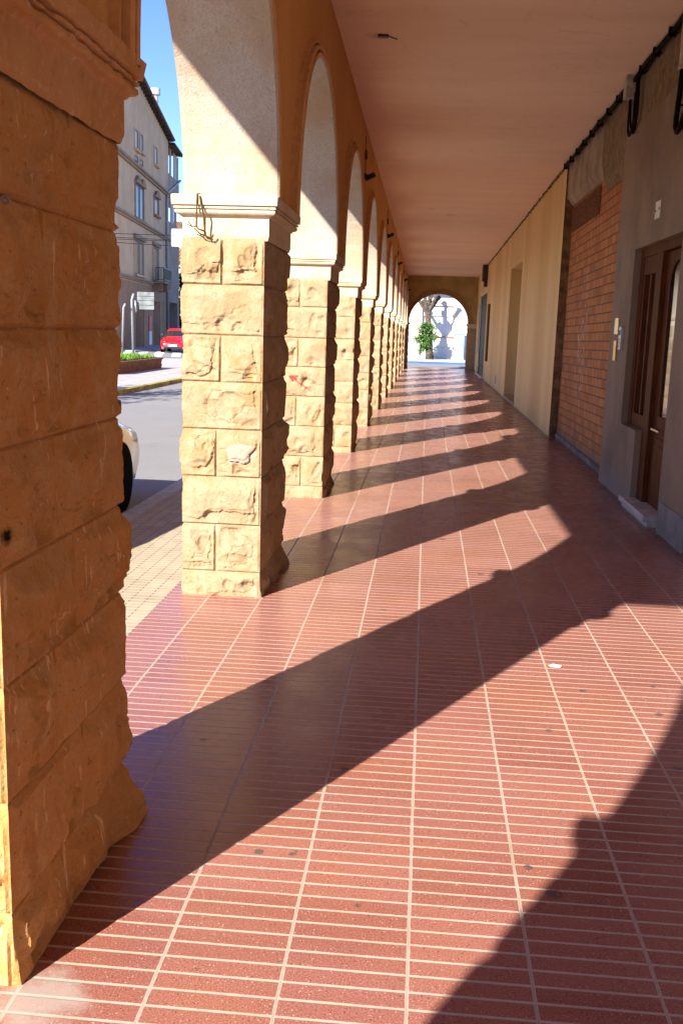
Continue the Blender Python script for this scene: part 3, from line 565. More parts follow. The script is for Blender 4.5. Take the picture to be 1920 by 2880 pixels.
b = MB(); b.tube([(lx - .03, 9.54, .83), (lx - .03, 9.24, .83)], .011, 8); b.tube([(lx, 9.52, .83), (lx - .03, 9.52, .83)], .009, 8); b.tube([(lx, 9.26, .83), (lx - .03, 9.26, .83)], .009, 8); rel(b, 'handle', BRASSP, leaf)
b = MB(); b.box((2.03, 8.86, .045), (2.30, 10.02, .10)); b.box((2.06, 8.84, -.02), (2.30, 10.0, .045)); tag(b.build('door_step', MARBLE, bevel=.006), 'worn pale stone step below the wooden door', 'step')
def plaque(name, y0, y1, z0, z1, mat, th, label, cat, holes=()):
    e = empty(name, (XR, (y0 + y1) / 2, z0)); tag(e, label, cat)
    b = MB(); b.box((XR - th, y0, z0), (XR - .001, y1, z1)); rel(b, 'plate', mat, e, bevel=.003)
    for (hy, hz) in holes:
        b = MB(); b.cyl((XR - th - .002, hy, hz), (1, 0, 0), .011, .006, 10); rel(b, 'screw', IRON, e)
    return e
plaque('house_number_plate', 9.60, 9.80, 2.80, 2.96, WHITE, .012, 'small white wall plate with two dark screws above the wooden door', 'plate', ((9.63, 2.885), (9.77, 2.875)))
plaque('brass_plaque', 11.13, 11.33, 1.72, 1.90, BRASSP, .02, 'pale brass plaque, upper of the two beside the door', 'plaque')
plaque('brass_plaque', 11.16, 11.30, 1.43, 1.65, BRASS, .02, 'golden brass plaque, lower of the two beside the door', 'plaque')
e = empty('door_intercom', (XR, 10.9, 1.55)); tag(e, 'slim metal door intercom right of the brass plaques', 'intercom')
b = MB(); b.box((XR - .035, 10.86, 1.555), (XR - .001, 10.97, 1.80)); rel(b, 'housing', ALU, e, bevel=.004)
b = MB(); b.box((XR - .039, 10.88, 1.71), (XR - .035, 10.95, 1.765)); rel(b, 'speaker_grille', BLACK, e)
for i in range(3):
    b = MB(); b.cyl((XR - .037, 10.915, 1.665 - i * .035), (1, 0, 0), .010, .006, 10); rel(b, 'button', simple('red button', (.30, .12, .09)), e)
# brick wall
XB = 2.245; bw = empty('brick_wall', (XB, 14, 0)); tag(bw, 'bare red ribbed brick wall filling an old doorway beside the grey wall', 'wall')
b = MB(); b.box((XB, 11.662, -.1), (WT, 16.525, 3.96)); b.build('brickwork', BRICK, bw)
b = MB(); b.prism([(XR + .03, 13.35, 3.86), (XR + .03, 13.35, TOP), (WT, 13.35, TOP), (WT, 13.35, 3.74), (XB - .01, 13.35, 3.74)], (0, 3.175, 0)); b.build('concrete_lintel', simple('stained concrete', (.33, .255, .17), .9, .15, var=.2, scale=2.5, bumpd=.004), bw)
b = MB(); b.prism([(XR + .024, 11.80, 3.95), (XR + .024, 11.80, TOP), (WT, 11.8, TOP), (WT, 11.8, 3.55), (XB - .012, 11.8, 3.55), (XB - .07, 11.8, 3.66)], (0, 1.545, 0)); b.build('cement_patch', ROUGH, bw)
b = MB(); rr = random.Random(3)
for i in range(22):
    z = 3.32 + i * .0175; b.box((XB - .016 - rr.uniform(0, .008), 13.85, z), (XB, 16.5, z + .009))
b.build('slatted_vent', simple('dark brown clay', (.24, .105, .05), .9, .1, var=.4, scale=30), bw)  # slats in a mottled dark brown clay colour
b = MB(); b.box((XB - .03, 11.70, -.02), (XB + .02, 16.5, .07)); b.build('cement_fillet', simple('cement fillet', (.22, .18, .145), .95, .1, var=.3, scale=8, bumpd=.01), bw)
# cream wall
YC0, YC1 = 16.53, 36.55
cw = empty('cream_wall', (XR, 25, 0)); tag(cw, 'smooth cream painted wall with a shallow doorway niche', 'wall')
b = MB(); NZ = 3.34
for y0, y1, z0, z1 in ((YC0 + .01, 23.3, -.1, TOP), (26.4, YC1, -.1, TOP), (23.3, 26.4, NZ, TOP)): b.box((XR, y0, z0), (WT, y1, z1))
b.build('plaster', CREAM, cw)
b = MB(); b.box((XR + .32, 23.28, -.05), (XR + .36, 26.42, NZ + .02)); b.build('niche_panel', simple('greenish grey panel', (.30, .275, .16), .7, .3, var=.12, scale=1.2), cw)
b = MB(); b.box((XR - .02, 23.25, -.02), (XR + .32, 26.45, .075)); b.build('niche_sill', simple('buff tile sill', (.42, .27, .15), .7, .3), cw)
b = MB(); b.box((XR + .004, YC0 - .002, -.05), (XB + .02, YC0 + .012, TOP)); b.build('wall_edge', DKEDGE, cw)  # end face of the cream wall, coloured dark brown
b = MB(); b.box((XR - .006, 29.6, .18), (XR + .001, 30.1, .42)); b.build('socket_cover', simple('buff plastic cover', (.38, .29, .2)), cw)
# ceiling joint on the cream wall
b = MB(); rr = random.Random(8); pts = []
for i in range(160):
    y = 16.6 + i * .125; pts.append((XR - .012 + rr.uniform(-.008, .008), y, cz(y) - .02 + rr.uniform(-.012, .012)))
b.tube(pts, [rr.uniform(.010, .028) for _ in pts], 6); tag(b.build('sealing_foam', simple('yellowed foam', (.20, .145, .05), .95, .1, var=.5, scale=15)), 'lumpy yellowed foam joint along the ceiling above the cream wall', 'foam joint')
# shop front at the far end
sf = empty('far_shop', (2.2, 39, 0)); tag(sf, 'far shop front with a half lowered metal roller shutter', 'shop front')
b = MB(); b.box((2.12, YC1 + .003, 3.13), (WT, 43.99, TOP)); b.build('fascia', CREAM, sf)
b = MB(); b.box((2.145, 41.0, -.05), (WT, 43.98, 3.12)); b.build('end_pier', CREAM, sf)
b = MB()
for i in range(30): z = .35 + i * .092; b.box((2.135, 36.7, z), (2.16, 40.3, z + .055))
b.box((2.16, 36.6, .0), (2.20, 40.3, 3.12)); b.build('roller_shutter', simple('grey shutter slats', (.09, .09, .075), .7, .2, 0, var=.15), sf)
for y0, y1 in ((40.31, 41.0), (YC1 + .003, 36.66)): b = MB(); b.box((2.115, y0, 0), (2.20, y1, 3.1)); b.build('guide_rail', BLACK, sf)
b = MB(); b.box((2.06, 41.003, .85), (2.14, 41.12, 2.8)); b.build('lit_edge_strip', simple('lit edge white', (.75, .7, .6), .5), sf)  # pale strip painted for the light catching the reveal edge
b = MB(); b.box((2.04, 36.4, -.05), (2.60, 41.2, .06)); b.build('sill', MARBLE, sf)
b = MB(); b.box((1.93, 36.9, 3.55), (2.11, 37.5, 4.13)); b.box((2.0, 37.0, 3.35), (2.11, 37.3, 3.55)); tag(b.build('wall_box', simple('dark brown box', (.06, .035, .018), .6, .3), bevel=.01), 'dark brown box high on the wall above the far shop front', 'box')
b = MB(); b.box((XR - .07, 34.35, .70), (XR - .001, 34.9, 2.66)); tag(b.build('shutter_board', simple('brown wooden board', (.12, .055, .02), .6, .3), bevel=.006), 'tall brown board fixed on the cream wall before the shop front', 'board')
# cables, junction box, conduit
b = MB(); rr = random.Random(4)
for s_ in range(4):
    pts = []; ph = rr.uniform(0, 6)
    for i in range(90):
        y = -2 + i * .206; pts.append((XR - .03 - .022 * (s_ % 2) + .008 * math.sin(i * .9 + ph), y, cz(y) - .035 - .024 * (s_ // 2) - .012 * math.sin(i * .7 + ph) ** 2))
    b.tube(pts, .013 if s_ else .018, 6)
cb = empty('cable_bundle', (XR, 8, 4.4)); tag(cb, 'bundle of black cables clipped along the ceiling edge above the grey wall', 'cables'); b.build('cable', BLACKR, cb, smooth=True)
for i in range(22):
    y = 16.4 - i * .62; b = MB(); b.box((XR - .075, y, cz(y) - .095), (XR - .003, y + .025, cz(y) - .012)); b.tube([(XR - .02, y, cz(y) - .085), (XR - .02, y - .12, cz(y) - .10)], .008, 6); b.build('clip', BLACKR, cb)
jb = empty('junction_box', (2.02, 11.3, 4.2)); tag(jb, 'pale junction box hanging at the ceiling edge with looped black cables below', 'junction box')
b = MB(); b.box((1.99, 11.22, 4.21), (2.10, 11.36, 4.47)); b.build('box', simple('pale grey box', (.42, .37, .31), .6, .3), jb, bevel=.008)
b = MB()
for q, (dy, dz) in enumerate(((.0, 0), (.035, .02), (-.03, .03))):
    pts = []
    for i in range(25):
        t = i / 24; a_ = math.pi * (1 + t); pts.append((2.055 + .012 * q, 11.16 + dy + (.14 + .02 * q) * math.cos(a_), 3.98 + dz + (.17 - .02 * q) * math.sin(a_)))
    pts = [(2.055 + .012 * q, 11.16 + dy - (.14 + .02 * q), 4.22)] + pts + [(2.06, 11.16 + dy + .14 + .02 * q, 4.40)]
    b.tube(pts, .011, 6)
b.tube([(2.07, 11.0, 4.40), (2.075, 11.02, 3.9), (2.075, 11.1, 3.83)], .022, 8); b.build('cable_loop', BLACKR, jb, smooth=True)
cd = empty('conduit_pipe', (2.07, 9.1, 3.5)); tag(cd, 'pale conduit with a black cable bending out below it at the top right', 'conduit')
b = MB(); b.tube([(2.06, 9.02, 4.47), (2.06, 9.02, 3.98)], .035, 12); b.tube([(2.06, 9.02, 3.98), (2.06, 9.02, 3.95)], [.042, .042], 12); b.build('pipe', BEIGEP, cd, smooth=True)
b = MB(); b.tube([(2.06, 9.02, 3.96), (2.062, 9.06, 3.75), (2.065, 9.12, 3.58), (2.066, 9.12, 3.50), (2.066, 9.05, 3.45), (2.066, 8.95, 3.47), (2.066, 8.85, 3.55), (2.066, 8.6, 3.62)], .024, 10); b.tube([(2.066, 9.10, 3.68), (2.11, 9.10, 3.68)], .010, 6); b.build('cable', BLACKR, cd, smooth=True)
# spotlights on the arcade wall
SPOTL = ['nearest black spotlight on the ochre wall between two arches', 'second nearest black spotlight on the ochre wall', 'third nearest black spotlight on the ochre wall', 'fourth nearest black spotlight on the ochre wall', 'farthest black spotlight by the end wall']
def spot(y, z, lab, first=[None]):
    if first[0] is None:
        e = empty('spotlight', (0, 0, 0)); 
        b = MB(); b.obox((.06, -.07, -.10), (.19, .03, .10), (-.02, .13, .0), (-.05, 0, .09)); b.build('lamp_head', BLACK, e, bevel=.008)
        b = MB(); b.tube([(0, -.03, .03), (.06, -.02, .02), (.13, .0, -.02)], .022, 6); b.build('bracket', BLACK, e)
        b = MB(); b.box((0, -.03, .34), (.05, .05, .52)); b.build('driver_box', simple('brown box', (.10, .06, .03)), e, bevel=.005)
        b = MB(); b.tube([(.012, 0, .8), (.012, 0, .52), (.012, 0, .34), (.02, .02, .2), (.02, -.05, .03)], .008, 6); b.build('wire', simple('brown wire', (.09, .05, .025)), e)
        first[0] = e
    else:
        src = first[0]; e = link(src.copy())
        for chd in src.children: c = link(chd.copy()); c.parent = e
    e.location = (WI + .002, y, z); e.scale = (.65, .65, .65); tag(e, lab, 'spotlight', 'spotlights along the arcade wall'); return e
for i, kk in enumerate((4, 6, 8, 10)): yy = yk(kk) + .5; spot(yy, 3.74 + lev(yy) - lev(13.8), SPOTL[i])
spot(43.2, 3.40, SPOTL[4])
# cracks / stubs on the ceiling
b = MB(); b.box((-.60, 9.9, cz(9.9) - .018), (-.50, 9.97, cz(9.9) + .01)); b.tube([(-.5, 9.95, cz(9.9) - .005), (-.42, 10.05, cz(9.9) - .004)], .005, 6); tag(b.build('ceiling_stub', BLACK), 'small black stub of wire sticking out of the ceiling', 'wire stub')
# twine, ring
yf = yk(2) - .068; b = MB(); zt = 2.442
P = [(-1.372, yf + .06, zt + .008), (-1.375, yf + .005, zt), (-1.377, yf, 2.40), (-1.379, yf, 2.26), (-1.368, yf, 2.245), (-1.335, yf, 2.235)]
b.tube(P, [.0045 + .0015 * (i % 2) for i in range(len(P))], 7); b.tube([(-1.36, yf, zt - .01), (-1.352, yf - .002, 2.385), (-1.337, yf, 2.33), (-1.334, yf + .02, 2.236), (-1.325, yf + .02, 2.206), (-1.30, yf + .03, 2.198), (-1.287, yf + .03, 2.207), (-1.286, yf + .03, 2.22)], .0055, 7)
b.tube([(-1.379, yf, 2.26), (-1.40, yf - .01, 2.255), (-1.425, yf - .012, 2.285)], .0035, 5); b.tube([(-1.335, yf + .02, 2.21), (-1.365, yf + .01, 2.222), (-1.395, yf, 2.25)], .004, 5); b.tube([(-1.40, yf - .01, 2.255), (-1.432, yf - .01, 2.27)], .003, 5)
tag(b.build('twine', simple('brown jute twine', (.10, .06, .025), .95, .1, var=.3, scale=90), smooth=True), 'loop of brown twine hanging over the capital of the sunlit pier', 'twine')
b = MB(); pts = [(-.962 + .006 * math.cos(2 * math.pi * i / 16), 2.205 + .007 * math.cos(2 * math.pi * i / 16), 1.962 + .009 * math.sin(2 * math.pi * i / 16)) for i in range(17)]; b.tube(pts, .003, 7, cap=False); b.tube([(-.99, 2.215, 1.975), (-.958, 2.208, 1.972)], .002, 6)
tag(b.build('iron_ring', simple('worn steel ring', (.25, .24, .23), .3, .5, .8), smooth=True), 'small steel ring stuck in the joint of the nearest pier', 'ring')
b = MB(); b.add([(.715, 4.86, .004), (.76, 4.855, .004), (.775, 4.885, .006), (.73, 4.90, .009)], [(0, 1, 2, 3)]); b.add([(.715, 4.86, .004), (.73, 4.9, .009), (.705, 4.88, .005)], [(0, 1, 2)]); tag(b.build('paper_scrap', simple('white paper', (.8, .8, .78))), 'tiny white scrap of paper on the sunlit paving', 'paper scrap')

# ------------------------------------------------------------------ the street : cars
CARM = {}
def paint(name, c):
    b = NB(name, .25, .5); b.p.inputs['Coat Weight'].default_value = .6; b.p.inputs['Coat Roughness'].default_value = .06; n = b.noise(2, 3); return b.out(b.mix(n, c, tuple(x * .92 for x in c)))
TYRE = simple('tyre rubber', (.012, .012, .012), .85, .2); RIMM = simple('alloy rim', (.38, .38, .39), .35, .5, .7); LAMPG = simple('headlight lens', (.62, .65, .68), .08, .8, var=.05); WELL = simple('black wheel well', (.004, .004, .004), .95, .05)
PLATE = simple('white number plate', (.78, .78, .76), .5, .3, var=.03)
def car(label, mat, loc, rz, L=4.2, Wd=1.74, Hh=1.44, fo=.82, z=-.105):
    """front points to local +y, origin on the ground at the middle"""
    e = empty('parked_car', (loc[0], loc[1], z), rz); tag(e, label, 'car', 'cars parked in the street'); h = Wd / 2
    def loft(secs, name, mats, par, close=True, smooth=True, mi=None):
        b = MB(); n = len(secs[0]); vs = [p for s_ in secs for p in s_]; b.v = vs
        for i in range(len(secs) - 1):
            for j in range(n - 1):
                b.f.append((i * n + j, i * n + j + 1, (i + 1) * n + j + 1, (i + 1) * n + j)); b.mi.append(mi(i, j) if mi else 0)
        b.f.append(tuple(range(n))); b.mi.append(0); b.f.append(tuple((len(secs) - 1) * n + j for j in range(n))); b.mi.append(0)
        o = b.build(name, mats, None, smooth=smooth); o.parent = par
        try: o.data.set_sharp_from_angle(angle=R(42))
        except Exception: pass
        return o
    def sec(y, w, zb, zt, cr=.03):
        a = [(w * .80, zb), (w * .95, zb + .05), (w * .99, zb + (zt - zb) * .35), (w, zb + (zt - zb) * .6), (w * .975, zt - .07), (w * .92, zt - .015), (w * .6, zt + cr), (0, zt + cr * 1.4)]
        return [(x, y, z_) for x, z_ in a] + [(-x, y, z_) for x, z_ in a[-2::-1]]
    F, B = L / 2, -L / 2
    st = [(F, h * .62, .30, .52), (F - .05, h * .78, .24, .60), (F - .16, h * .90, .20, .68), (F - .40, h * .97, .18, .755), (F - .9, h, .18, .86), (F - 1.30, h, .18, .93), (F - 1.7, h, .18, .94), (0, h, .18, .95), (B + .9, h, .18, .97), (B + .35, h * .98, .2, .99), (B + .10, h * .93, .24, .98), (B, h * .80, .32, .90)]
    body = loft([sec(*s_) for s_ in st], 'body', mat, e)
    def cab(y, wb, zb, wt, zt): 
        a = [(wb, zb), ((wb + wt) / 2 + .015, (zb + zt) / 2), (wt + .01, zt - .06), (wt * .9, zt - .005), (wt * .5, zt + .02), (0, zt + .025)]
        return [(x, y, z_) for x, z_ in a] + [(-x, y, z_) for x, z_ in a[-2::-1]]
    cs = [(F - 1.18, h * .80, .90, h * .72, .95), (F - 1.62, h * .88, .93, h * .72, Hh - .14), (F - 1.9, h * .90, .93, h * .72, Hh - .03), (-.1, h * .92, .94, h * .73, Hh), (B + 1.1, h * .92, .95, h * .73, Hh - .02), (B + .55, h * .90, .97, h * .70, Hh - .10), (B + .22, h * .86, .97, h * .66, 1.15)]
    loft([cab(*c) for c in cs], 'cabin', [mat, GLASS], e, mi=lambda i, j: 1 if (i == 0 or i >= 5 or (1 <= i <= 4 and j in (0, 1, 8, 9))) and not (i in (1,) and False) else 0)
    for sx in (-1, 1):
        for wy in (F - fo, B + .78):
            b = MB(); b.cyl((sx * (h - .085), wy, .325), (1, 0, 0), .352, .18, 28); w_ = b.build('wheel_well', WELL, None); w_.parent = e
            b = MB(); prof = [(.0, .20), (.0, .29), (.02, .315), (.17, .315), (.19, .29), (.19, .2)]; n = 28
            vs = [(sx * (h - .192 + px), wy + r_ * math.cos(2 * math.pi * i / n), .315 + r_ * math.sin(2 * math.pi * i / n)) for i in range(n) for px, r_ in prof]; mN = len(prof)
            b.add(vs, [(i * mN + j, i * mN + j + 1, ((i + 1) % n) * mN + j + 1, ((i + 1) % n) * mN + j) for i in range(n) for j in range(mN - 1)]); wh = b.build('wheel', TYRE, None, smooth=True); wh.parent = e
            b = MB(); b.cyl((sx * (h - .025), wy, .315), (1, 0, 0), .205, .05, 24); r_ = b.build('rim', RIMM, None, bevel=.008); r_.parent = wh
    for sx in (-1, 1):
        b = MB(); b.obox((sx * (h * .60), F - .085, .55), (sx * .24, -.17, .015), (.0, .05, .0), (0, -.06, .12)); o = b.build('headlight', LAMPG, None, bevel=.02); o.parent = e
        b = MB(); b.obox((sx * (h * .80), B + .03, .72), (sx * .10, .08, 0), (0, .05, 0), (0, .02, .2)); o = b.build('tail_light', simple('red lamp lens', (.35, .02, .02), .2, .6), None, bevel=.015); o.parent = e
        b = MB(); b.obox((sx * (h * .93), F - 1.42, .96), (sx * .20, -.02, .03), (0, -.10, 0), (0, 0, .13)); o = b.build('mirror', BLACK, None, bevel=.03); o.parent = e
        b = MB(); b.cyl((sx * h * .72, F - .075, .33), (0, 1, 0), .05, .05, 14); o = b.build('fog_light', LAMPG, None); o.parent = e
    b = MB(); b.box((-.55, F - .06, .26), (.55, F + .004, .40)); o = b.build('lower_grille', BLACK, None, bevel=.02); o.parent = e
    b = MB(); b.prism([(-.17, F - .02, .61), (.17, F - .02, .61), (.11, F - .02, .49), (-.11, F - .02, .49)], (0, .035, -.01)); o = b.build('grille', BLACK, None, bevel=.008); o.parent = e
    b = MB(); b.box((-.26, F + .006, .40), (.26, F + .018, .51)); o = b.build('number_plate', PLATE, None); o.parent = e
    return e
car('cream white car parked at the kerb, only its nose showing behind the nearest pier', paint('cream white car paint', (.62, .55, .45)), (-3.71, 7.55), 0, L=4.85, Wd=1.74, fo=1.06)
car('dark grey car parked at the kerb, a sliver of its corner beside the sunlit pier', paint('dark grey car paint', (.06, .065, .07)), (-3.78, 20.2), 0, L=4.3, Wd=1.74)
car('bright red car facing the camera beyond the zebra crossing', paint('red car paint', (.55, .008, .012)), (-15.45, 60.1), math.pi + .10, L=4.1, Wd=1.64)

# ------------------------------------------------------------------ planter, sign posts, wires
pl = empty('brick_planter', (-12, 33, 0)); tag(pl, 'long low brick planter with a grassy top on the traffic island', 'planter')
b = MB(); c = [(-15.2, 30.6), (-9.62, 30.6), (-9.62, 36.3), (-15.2, 36.3)]; PB = simple('red brown planter brick', (.20, .085, .045), .85, .2, var=.25, scale=6)
for i in range(4):
    z0 = .0 + i * .085; b.box((-15.1 + .02 * (i % 2), 30.7 - .02 * (i % 2), z0), (-9.88 + .02 * (i % 2), 36.0, z0 + .082))
b.box((-15.13, 30.66, .34), (-9.82, 36.06, .395)); b.build('brick_curb', PB, pl)
b = MB(); b.box((-14.9, 30.9, .39), (-10.0, 35.8, .41)); b.build('soil', simple('soil', (.08, .055, .03), .95, .1), pl)
b = MB(); rr = random.Random(2)
for i in range(9000):
    x, y = rr.uniform(-14.9, -10.05), rr.uniform(30.9, 35.8); a = rr.uniform(0, 6.28); hh = rr.uniform(.05, .19) * (1 if rr.random() < .9 else 1.5); w = .022; lx, ly = rr.uniform(-.1, .1), rr.uniform(-.1, .1)
    b.add([(x - w * math.cos(a), y - w * math.sin(a), .40), (x + w * math.cos(a), y + w * math.sin(a), .40), (x + lx, y + ly, .40 + hh)], [(0, 1, 2)])
GRASS = simple('fresh grass', (.11, .24, .025), .7, .3, var=.45, scale=2.5); gr = b.build('grass', GRASS, pl, fix=False); gr['kind'] = 'stuff'
sg = empty('direction_sign', (-14.6, 48.2, 0)); tag(sg, 'galvanised sign post carrying four stacked direction boards seen from behind', 'sign')
b = MB(); b.tube([(-15.05, 47.6, 0), (-14.95, 47.6, 2.35), (-14.85, 47.6, 2.55)], .055, 10); b.build('front_pole', GALV, sg, smooth=True)
b = MB(); b.tube([(-14.6, 48.0, 0), (-14.65, 48.0, 2.75), (-14.55, 48.0, 3.05)], .065, 10); b.build('rear_pole', GALV, sg, smooth=True)
b = MB(); b.tube([(-14.40, 47.9, 2.15), (-14.45, 47.9, 2.72)], .05, 10); b.build('bracket_tube', GALV, sg, smooth=True)
SB = simple('weathered sign back', (.15, .165, .165), .5, .4, .1, var=.25, scale=3)
for i in range(4):
    z0 = 3.16 - .215 * (i + 1); b = MB(); b.box((-14.40, 48.05, z0), (-13.55, 48.08, z0 + .195)); b.box((-14.40, 48.02, z0 + .0), (-13.55, 48.05, z0 + .02)); b.build('board', SB, sg, bevel=.004)
for i, (z0, z1, y) in enumerate(((4.13, 4.08, 30), (4.31, 4.27, 30.2), (4.04, 3.93, 30.4), (4.22, 4.16, 30.6))):
    b = MB(); pts = []; 
    for j in range(15): t = j / 14; pts.append((-13.5 + 9 * t, y, z0 + .10 + (z1 - z0) * 3 * (t - .5) - .25 * (1 - (2 * t - 1) ** 2) * .3))
    b.tube(pts, .009, 5); tag(b.build('overhead_wire', BLACKR), ['lower thick overhead wire crossing before the gabled house', 'topmost overhead wire crossing before the gabled house', 'lowest sloping overhead wire before the gabled house', 'thin overhead wire between the topmost and the lower thick one'][i], 'wire', 'wires over the street')
bs = empty('shop_sign', (-7.3, 30, 0)); tag(bs, 'white and turquoise sign panel on a post, half hidden by the sunlit pier', 'sign')
b = MB(); b.tube([(-6.9, 30.08, 0), (-6.9, 30.08, 4.55)], .05, 10); b.build('post', GALV, bs)
b = MB(); b.box((-7.90, 29.95, 3.98), (-6.6, 30.05, 4.50)); b.build('panel', simple('white sign panel', (.80, .80, .80), .4, .4, var=.02), bs, bevel=.03)
TQ = simple('turquoise print', (.12, .62, .68), .4, .4, var=.03); b = MB(); b.prism([(-7.87, 29.947, 4.43), (-7.80, 29.947, 4.40), (-7.82, 29.947, 4.36), (-7.76, 29.947, 4.31), (-7.83, 29.947, 4.26), (-7.81, 29.947, 4.20), (-7.87, 29.947, 4.19)], (0, -.004, 0)); b.prism([(-7.87, 29.947, 4.09), (-7.60, 29.947, 4.07), (-7.60, 29.947, 4.04), (-7.87, 29.947, 4.05)], (0, -.004, 0)); b.build('print', TQ, bs)

# ------------------------------------------------------------------ house with eaves and loggia at the street corner
O_ = Vector((-19.3, 64.5, 0)); U_ = Vector((-.11, .994, 0)).normalized(); N_ = Vector((U_.y, -U_.x, 0))
def fp(u, z, n=0): return O_ + U_ * u + N_ * n + Vector((0, 0, z))
def fbox(b, u0, u1, z0, z1, n0, n1, mi=0): return b.obox(fp(u0, z0, n0), U_ * (u1 - u0), N_ * (n1 - n0), Vector((0, 0, z1 - z0)), mi)
HW = simple('warm grey house render', (.55, .375, .225), .9, .2, var=.08, scale=.6); HT = simple('brown stone trim', (.30, .205, .13), .9, .2, var=.15, scale=3); HD = simple('shop dark opening', (.018, .018, .022), .4, .4); SHUT = simple('grey brown shutters', (.11, .085, .08), .7, .3, var=.2, scale=8); CURT = simple('ochre blind', (.42, .27, .12), .8, .2); PALE = simple('pale blind', (.50, .48, .45), .6, .3); ROOFT = simple('dark roof timber', (.06, .045, .035), .9, .1, var=.3, scale=2); TILE = simple('clay roof tiles', (.30, .165, .09), .9, .15, var=.35, scale=5); LOGG = simple('grey brown loggia render', (.30, .235, .185), .9, .2, var=.1, scale=.8)
PANE = simple('dull window glass', (.07, .07, .075), .35, .25, var=.3, scale=2); hs = empty('corner_house', O_[:]); tag(hs, 'tall shaded house with timber eaves, hooded windows and a loggia at the street corner', 'house')
def eav(u): return 15.72 + (13.74 - u) * .105
b = MB(); ul, ur = -8.2, 13.65
poly = [fp(ul, 4.3), fp(ur, 4.3), fp(ur, eav(ur)), fp(ul, eav(ul))]; b.prism(poly, -N_ * 9)
# ground floor piers between openings
for u0, u1 in ((ul, -.9), (2.0, 6.0), (8.9, 13.64)): fbox(b, u0, u1, 0, 4.297, -9, 0)
fbox(b, -.9, 2.0, 2.75, 4.297, -9, 0); fbox(b, 6.0, 8.9, 3.2, 4.297, -9, 0)
b.build('wall', HW, hs)
b = MB(); GB = simple('brown ground floor stone', (.31, .19, .105), .9, .2, var=.12, scale=1.2)
for u0, u1, z0, z1 in ((ul, -.95, 0, 4.2), (2.05, 5.95, 0, 4.2), (8.95, 13.64, 0, 4.2), (-.95, 2.05, 2.8, 4.2), (5.95, 8.95, 3.25, 4.2)): fbox(b, u0, u1, z0, z1, .003, .05)
b.build('ground_floor_cladding', GB, hs)
for (u0, u1, z1) in ((-.9, 2.0, 2.75), (6.0, 8.9, 3.2)):
    b = MB(); fbox(b, u0, u1, 0, z1, -.6, -.5); b.build('shop_door', HD, hs)
for z, th, pr in ((4.30, .22, .25), (7.98, .28, .22), (11.35, .30, .24)):
    b = MB(); fbox(b, ul, 13.7, z, z + th * .5, .002, pr * .6); fbox(b, ul, 13.75, z + th * .5 + .002, z + th, .002, pr); b.build('string_course', HT, hs)
def win(u0, u1, z0, z1, mat, panes=2, hood=None, sill=True, trim=.16):
    w = empty_part = None; b = MB(); fbox(b, u0, u1, z0, z1, .004, .02); w = b.build('window', SHUT, hs)
    b = MB()
    for i in range(panes):
        a = u0 + (u1 - u0) * (i + .12) / panes; c = u0 + (u1 - u0) * (i + .62) / panes; fbox(b, a, c, z0 + .1, z1 - .15, .022, .03)
    b.build('pane', PANE if mat is GLASS else mat, w)
    b = MB(); 
    if sill: fbox(b, u0 - .2, u1 + .2, z0 - .14, z0, .003, .22)
    fbox(b, u0 - trim, u0 - .002, z0 + .001, z1, .003, .06); fbox(b, u1 + .002, u1 + trim, z0 + .001, z1, .003, .06); b.build('frame', HT if hood else HW, w)
    if hood:
        n_ = hood; b = MB(); wd = (u1 - u0 + .5) / n_
        for i in range(n_):
            a = u0 - .25 + i * wd; pts = [fp(a + .003, z1 + .02, .003)] + [fp(a + wd * t, z1 + .12 + .42 * math.sin(math.pi * t) ** 1.5, .003) for t in np.linspace(.01, .99, 9)] + [fp(a + wd - .003, z1 + .02, .003)]
            b.prism(pts, N_ * .2)
        b.build('hood', HT, w)
win(-.6, .45, 12.6, 13.85, PALE, 1); win(1.26, 2.25, 12.75, 13.9, GLASS, 1); win(7.0, 8.15, 12.85, 14.1, PALE, 1)
win(-.6, .45, 11.85, 12.25, GLASS, 1, sill=False, trim=.01); win(1.26, 2.25, 11.9, 12.3, GLASS, 1, sill=False, trim=.01)
win(-.55, 2.4, 8.35, 10.5, GLASS, 2, 2); win(6.8, 8.6, 9.35, 10.55, PALE, 1, 1)
win(-1.0, 2.2, 4.75, 6.95, CURT, 2, None, True, .2); win(6.15, 8.5, 4.62, 7.05, CURT, 1, None, False, .2)
for u0, u1, z0 in ((-1.3, 2.5, 7.0), (5.9, 8.8, 7.1)): b = MB(); fbox(b, u0, u1, z0, z0 + .28, .003, .2); b.build('lintel_moulding', HT, hs)
b = MB(); fbox(b, 5.5, 9.0, 4.45, 4.6, .26, .95); fbox(b, 5.9, 6.2, 3.9, 4.44, .06, .7); fbox(b, 8.3, 8.6, 3.9, 4.44, .06, .7); bal = b.build('balcony', HT, hs)
b = MB()
for n0, n1, u0, u1 in ((.88, .92, 5.5, 9.0), (.27, .92, 5.5, 5.54), (.27, .92, 8.96, 9.0)): fbox(b, u0, u1, 5.52, 5.57, n0, n1); fbox(b, u0, u1, 4.70, 4.74, n0, n1)
for i in range(26): u = 5.52 + i * .138; fbox(b, u, u + .03, 4.61, 5.52, .885, .915)
for i in range(6):
    for u in (5.505, 8.965): fbox(b, u, u + .03, 4.61, 5.52, .30 + i * .11, .33 + i * .11)
b.build('railing', IRON, bal)
b = MB(); b.tube([fp(12.1, .1, .12), fp(12.1, 11.2, .12), fp(12.3, 11.6, .15), fp(13.9, 12.7, .9)], .10, 8); b.build('downpipe', GALV, hs, smooth=True)
b = MB(); pts = [fp(ul, eav(ul) - .04, .5), fp(14.05, eav(14.05) - .04, .5), fp(14.05, eav(14.05) + .45, -2.5), fp(ul, eav(ul) + .45, -2.5)]
b.prism(pts, Vector((0, 0, .13))); rf = b.build('roof', TILE, hs)
